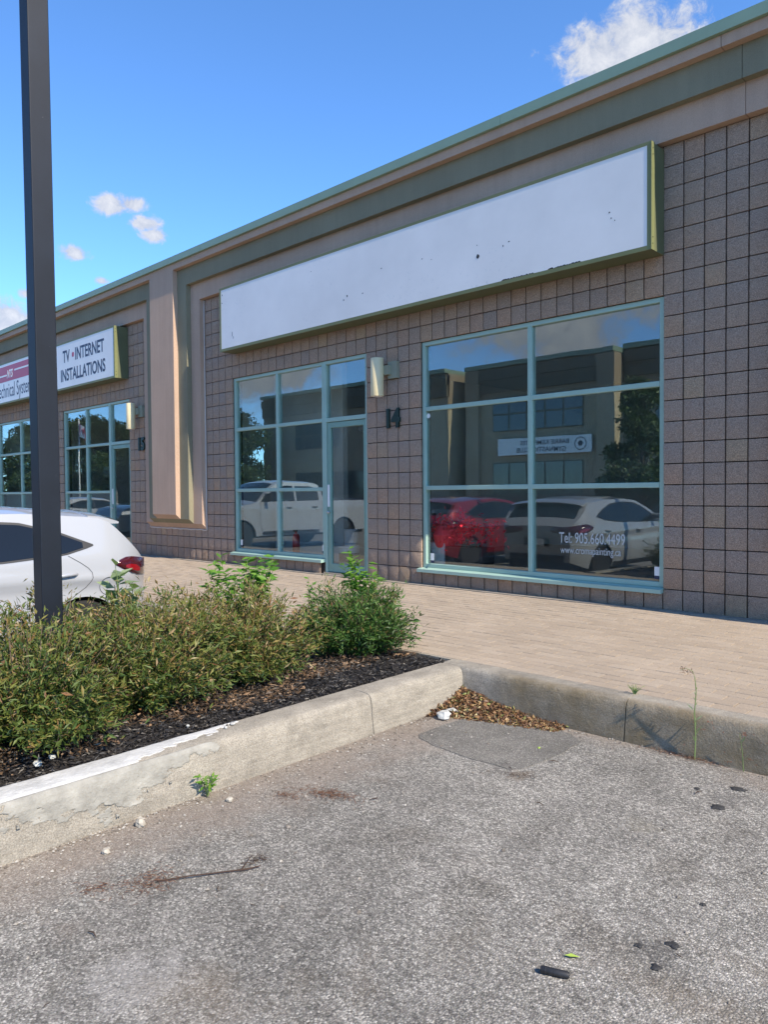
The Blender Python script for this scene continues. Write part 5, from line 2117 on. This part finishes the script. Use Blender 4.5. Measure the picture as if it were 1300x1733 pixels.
opp_window(-24.3, -18.2, -29.98, 4.75, 6.75, 5, 2)
opp_window(-24.3, -18.2, -29.98, GO + 0.5, 2.9, 5, 2)
opp_window(-14.6, -10.6, -31.08, 4.7, 6.7, 4, 2)
opp_window(-9.6, -5.6, -31.08, 4.7, 6.7, 4, 2)
opp_window(-14.6, -5.6, -31.08, GO + 0.5, 2.9, 8, 2)
opp_window(-26.9, -26.25, -31.18, 1.0, 6.6, 1, 7)
opp_window(-34.0, -30.0, -29.03, 4.4, 6.4, 4, 2)
opp_window(-42.0, -37.0, -29.03, 4.4, 6.4, 5, 2)
opp_window(-42.0, -30.0, -29.03, GO + 0.4, 2.7, 9, 2)
gs = empty('club_sign', (-20.7, -29.75, 3.3))
MB().box(-3.1, 3.1, -0.10, 0.0, 0.0, 0.95).build('board', 'print_white', gs)
# the sign faces the lot (+y): letters turned round
q = text_mesh('BARRIE KEMPETTES', 0.36, .004, 'print_navy', gs, 'lettering', .004, 1.05)
q.rotation_euler = (0, 0, math.pi)
q.location = (1.75, 0.006, 0.52)
q = text_mesh('GYMNASTICS CLUB', 0.36, .004, 'print_navy', gs, 'lettering', .004, 1.05)
q.rotation_euler = (0, 0, math.pi)
q.location = (1.55, 0.006, 0.12)
MB().tube([(2.45 + .34 * math.cos(a), .004, .475 + .34 * math.sin(a)) for a in np.linspace(0, 6.2832, 33)], .022, 6).build('emblem', 'print_navy', gs)
MB().lathe([(0.16, 0.001), (0.16, 0.006)], (2.45, 0, .475), 'y', 6).build('emblem', 'print_navy', gs)
tag(gs, 'white gymnastics club banner on the building across the lot', 'sign')


# trees
def tree_proto(name, h_, cr_, nl, seed, conical=False):
    rs = random.Random(seed)
    r_ = empty(name)
    q = MB()
    q.tube([(0, 0, -0.1), (0.05, 0.02, h_ * .3), (-0.05, 0.04, h_ * .6), (0, 0, h_ * .92)], [.17, .13, .08, .02], 8)
    lobes = []
    for i in range(26):
        a = rs.uniform(0, 6.28)
        zz_ = rs.uniform(.14, .92) * h_
        rr = cr_ * ((1.05 - zz_ / h_) * 1.3 if conical else math.sin(max(.22, min(1, (zz_ / h_ - .05) / .95)) * math.pi) ** .6 * .75 + .15)
        e = Vector((math.cos(a) * rr * .75, math.sin(a) * rr * .75, zz_))
        q.tube([(0, 0, zz_ * .62), tuple(Vector((0, 0, zz_ * .62)).lerp(e, .5) + Vector((0, 0, .15))), tuple(e)], [.055, .035, .012], 5)
        lobes.append((e, cr_ * rs.uniform(.28, .46)))
    q.build('trunk', 'bark', r_, smooth=True)
    P_ = []
    per = nl // len(lobes)
    for e, lr in lobes:
        g_ = rng.normal(size=(per, 3))
        g_ = unit(g_) * (rng.random(per)[:, None] ** .45) * lr * np.array([1, 1, .8])
        P_.append(g_ + np.array(e))
    P_ = np.concatenate(P_)
    n_ = len(P_)
    Ln = rng.uniform(.18, .34, n_)
    V_, F_ = leaves(P_, rng.normal(size=(n_, 3)), Ln, Ln * .6, .2)
    bulk('crown', V_, F_, 'tree_leaf', r_, np.repeat(rng.random(n_), 5))
    return r_


tp = [tree_proto('deciduous_tree', 8.5, 3.3, 15000, 3), tree_proto('deciduous_tree', 6.5, 2.9, 13000, 5), tree_proto('conifer_tree', 9.5, 2.6, 15000, 8, True)]
spots = [(2, -11.9, -24.0, 0.72, 'dark leafy tree before the office building, mirrored at the right pane'),
         (0, -47.0, -22.0, 1.0, 'leafy tree left of the office building, mirrored in the left window'),
         (1, -52.0, -24.0, 1.1, 'smaller tree next along the lot edge, mirrored left of the glass door'),
         (0, -58.0, -21.0, 0.95, 'tree in the far row, fourth from the office building'),
         (1, -62.0, -24.0, 1.2, 'tree in the far row, fifth from the office building'),
         (2, -66.0, -20.0, 0.95, 'tall narrow conifer in the far row'),
         (0, -70.0, -25.0, 1.05, 'tree just past the conifer in the far row'),
         (1, -75.0, -22.0, 1.2, 'tree in the far row seen in the far left panes'),
         (0, -81.0, -25.0, 1.1, 'second last tree of the far row'),
         (1, -86.0, -20.0, 1.3, 'last tree of the far row, farthest left'),
         (0, -44.0, -24.5, 0.92, 'tree hugging the left end of the office building'),
         (1, -50.0, -27.5, 1.25, 'tree behind the first two of the lot edge row'),
         (0, -55.5, -27.0, 1.0, 'tree behind the gap before the flag'),
         (1, -66.0, -27.5, 1.3, 'tree behind the conifer'),
         (0, -78.0, -29.0, 1.1, 'tree behind the far end of the row')]
used = set()
for k, x_, y_, s, lab in spots:
    o = tp[k] if k not in used else copy_tree(tp[k])
    used.add(k)
    o.location = (x_, y_, gz(y_))
    o.rotation_euler = (0, 0, random.uniform(0, 6.28))
    o.scale = (s, s, s)
    tag(o, lab, 'tree', 'trees across the car park')
# board fence in front of the far trees
t = empty('board_fence', (-66, -18.5, gz(-18)))
b0 = None
for i in range(110):
    if b0 is None:
        b0 = MB().box(-.14, .14, -.012, .012, .05, 1.85).build('board', 'fence_wood', t)
        ob = b0
    else:
        ob = b0.copy()
        COL.objects.link(ob)
    ob.location = (-17 + i * .30, random.uniform(-.01, .01), random.uniform(-.02, .02))
for z_ in (.45, 1.5):
    MB().box(-17.1, 16.1, -.07, -.02, z_, z_ + .09).build('rail', 'fence_wood', t)
for i in range(12):
    MB().box(-17 + i * 3 - .05, -17 + i * 3 + .05, -.17, -.071, -.05, 1.9).build('post', 'fence_wood', t)
tag(t, 'wooden board fence along the far side of the lot', 'fence')
# flag on a pole
t = empty('flag_pole', (-52.5, -17.0, gz(-17)))
MB().tube([(0, 0, 0), (0, 0, 7.2)], [.05, .03], 10).build('pole', 'white_metal', t, smooth=True)
for nm, a, b_, mt in (('flag_band', .03, .36, 'sign_red'), ('flag_field', .361, 1.02, 'print_white'), ('flag_band', 1.021, 1.35, 'sign_red')):
    q = MB()
    for i in range(5):
        xx = a + (b_ - a) * i / 4
        yy = .10 * math.sin(xx * 5) * xx
        for zz_ in (6.0, 6.9):
            q.v.append((xx * .8, yy, zz_ - .35 * xx))
    for i in range(4):
        q.f.append((2 * i, 2 * i + 2, 2 * i + 3, 2 * i + 1))
        q.m.append(0)
    o = q.build(nm, mt, t)
    md = o.modifiers.new('t', 'SOLIDIFY')
    md.thickness = .01
q = MB()
lf = [(0, .28), (.06, .16), (.13, .19), (.11, .02), (.2, .06), (.24, -.02), (.1, -.12), (.02, -.12), (.02, -.26), (-.02, -.26), (-.02, -.12), (-.1, -.12), (-.24, -.02), (-.2, .06), (-.11, .02), (-.13, .19), (-.06, .16)]
q.prism([(.56 + a, .10 * math.sin(.69 * 5) * .69 - .035, 6.45 - .24 + b_) for a, b_ in lf], [(.56 + a, .10 * math.sin(.69 * 5) * .69 + .035, 6.45 - .24 + b_) for a, b_ in lf])
q.build('maple_leaf', 'sign_red', t)
tag(t, 'red and white flag on a pole mirrored in the window of unit 15', 'flag')
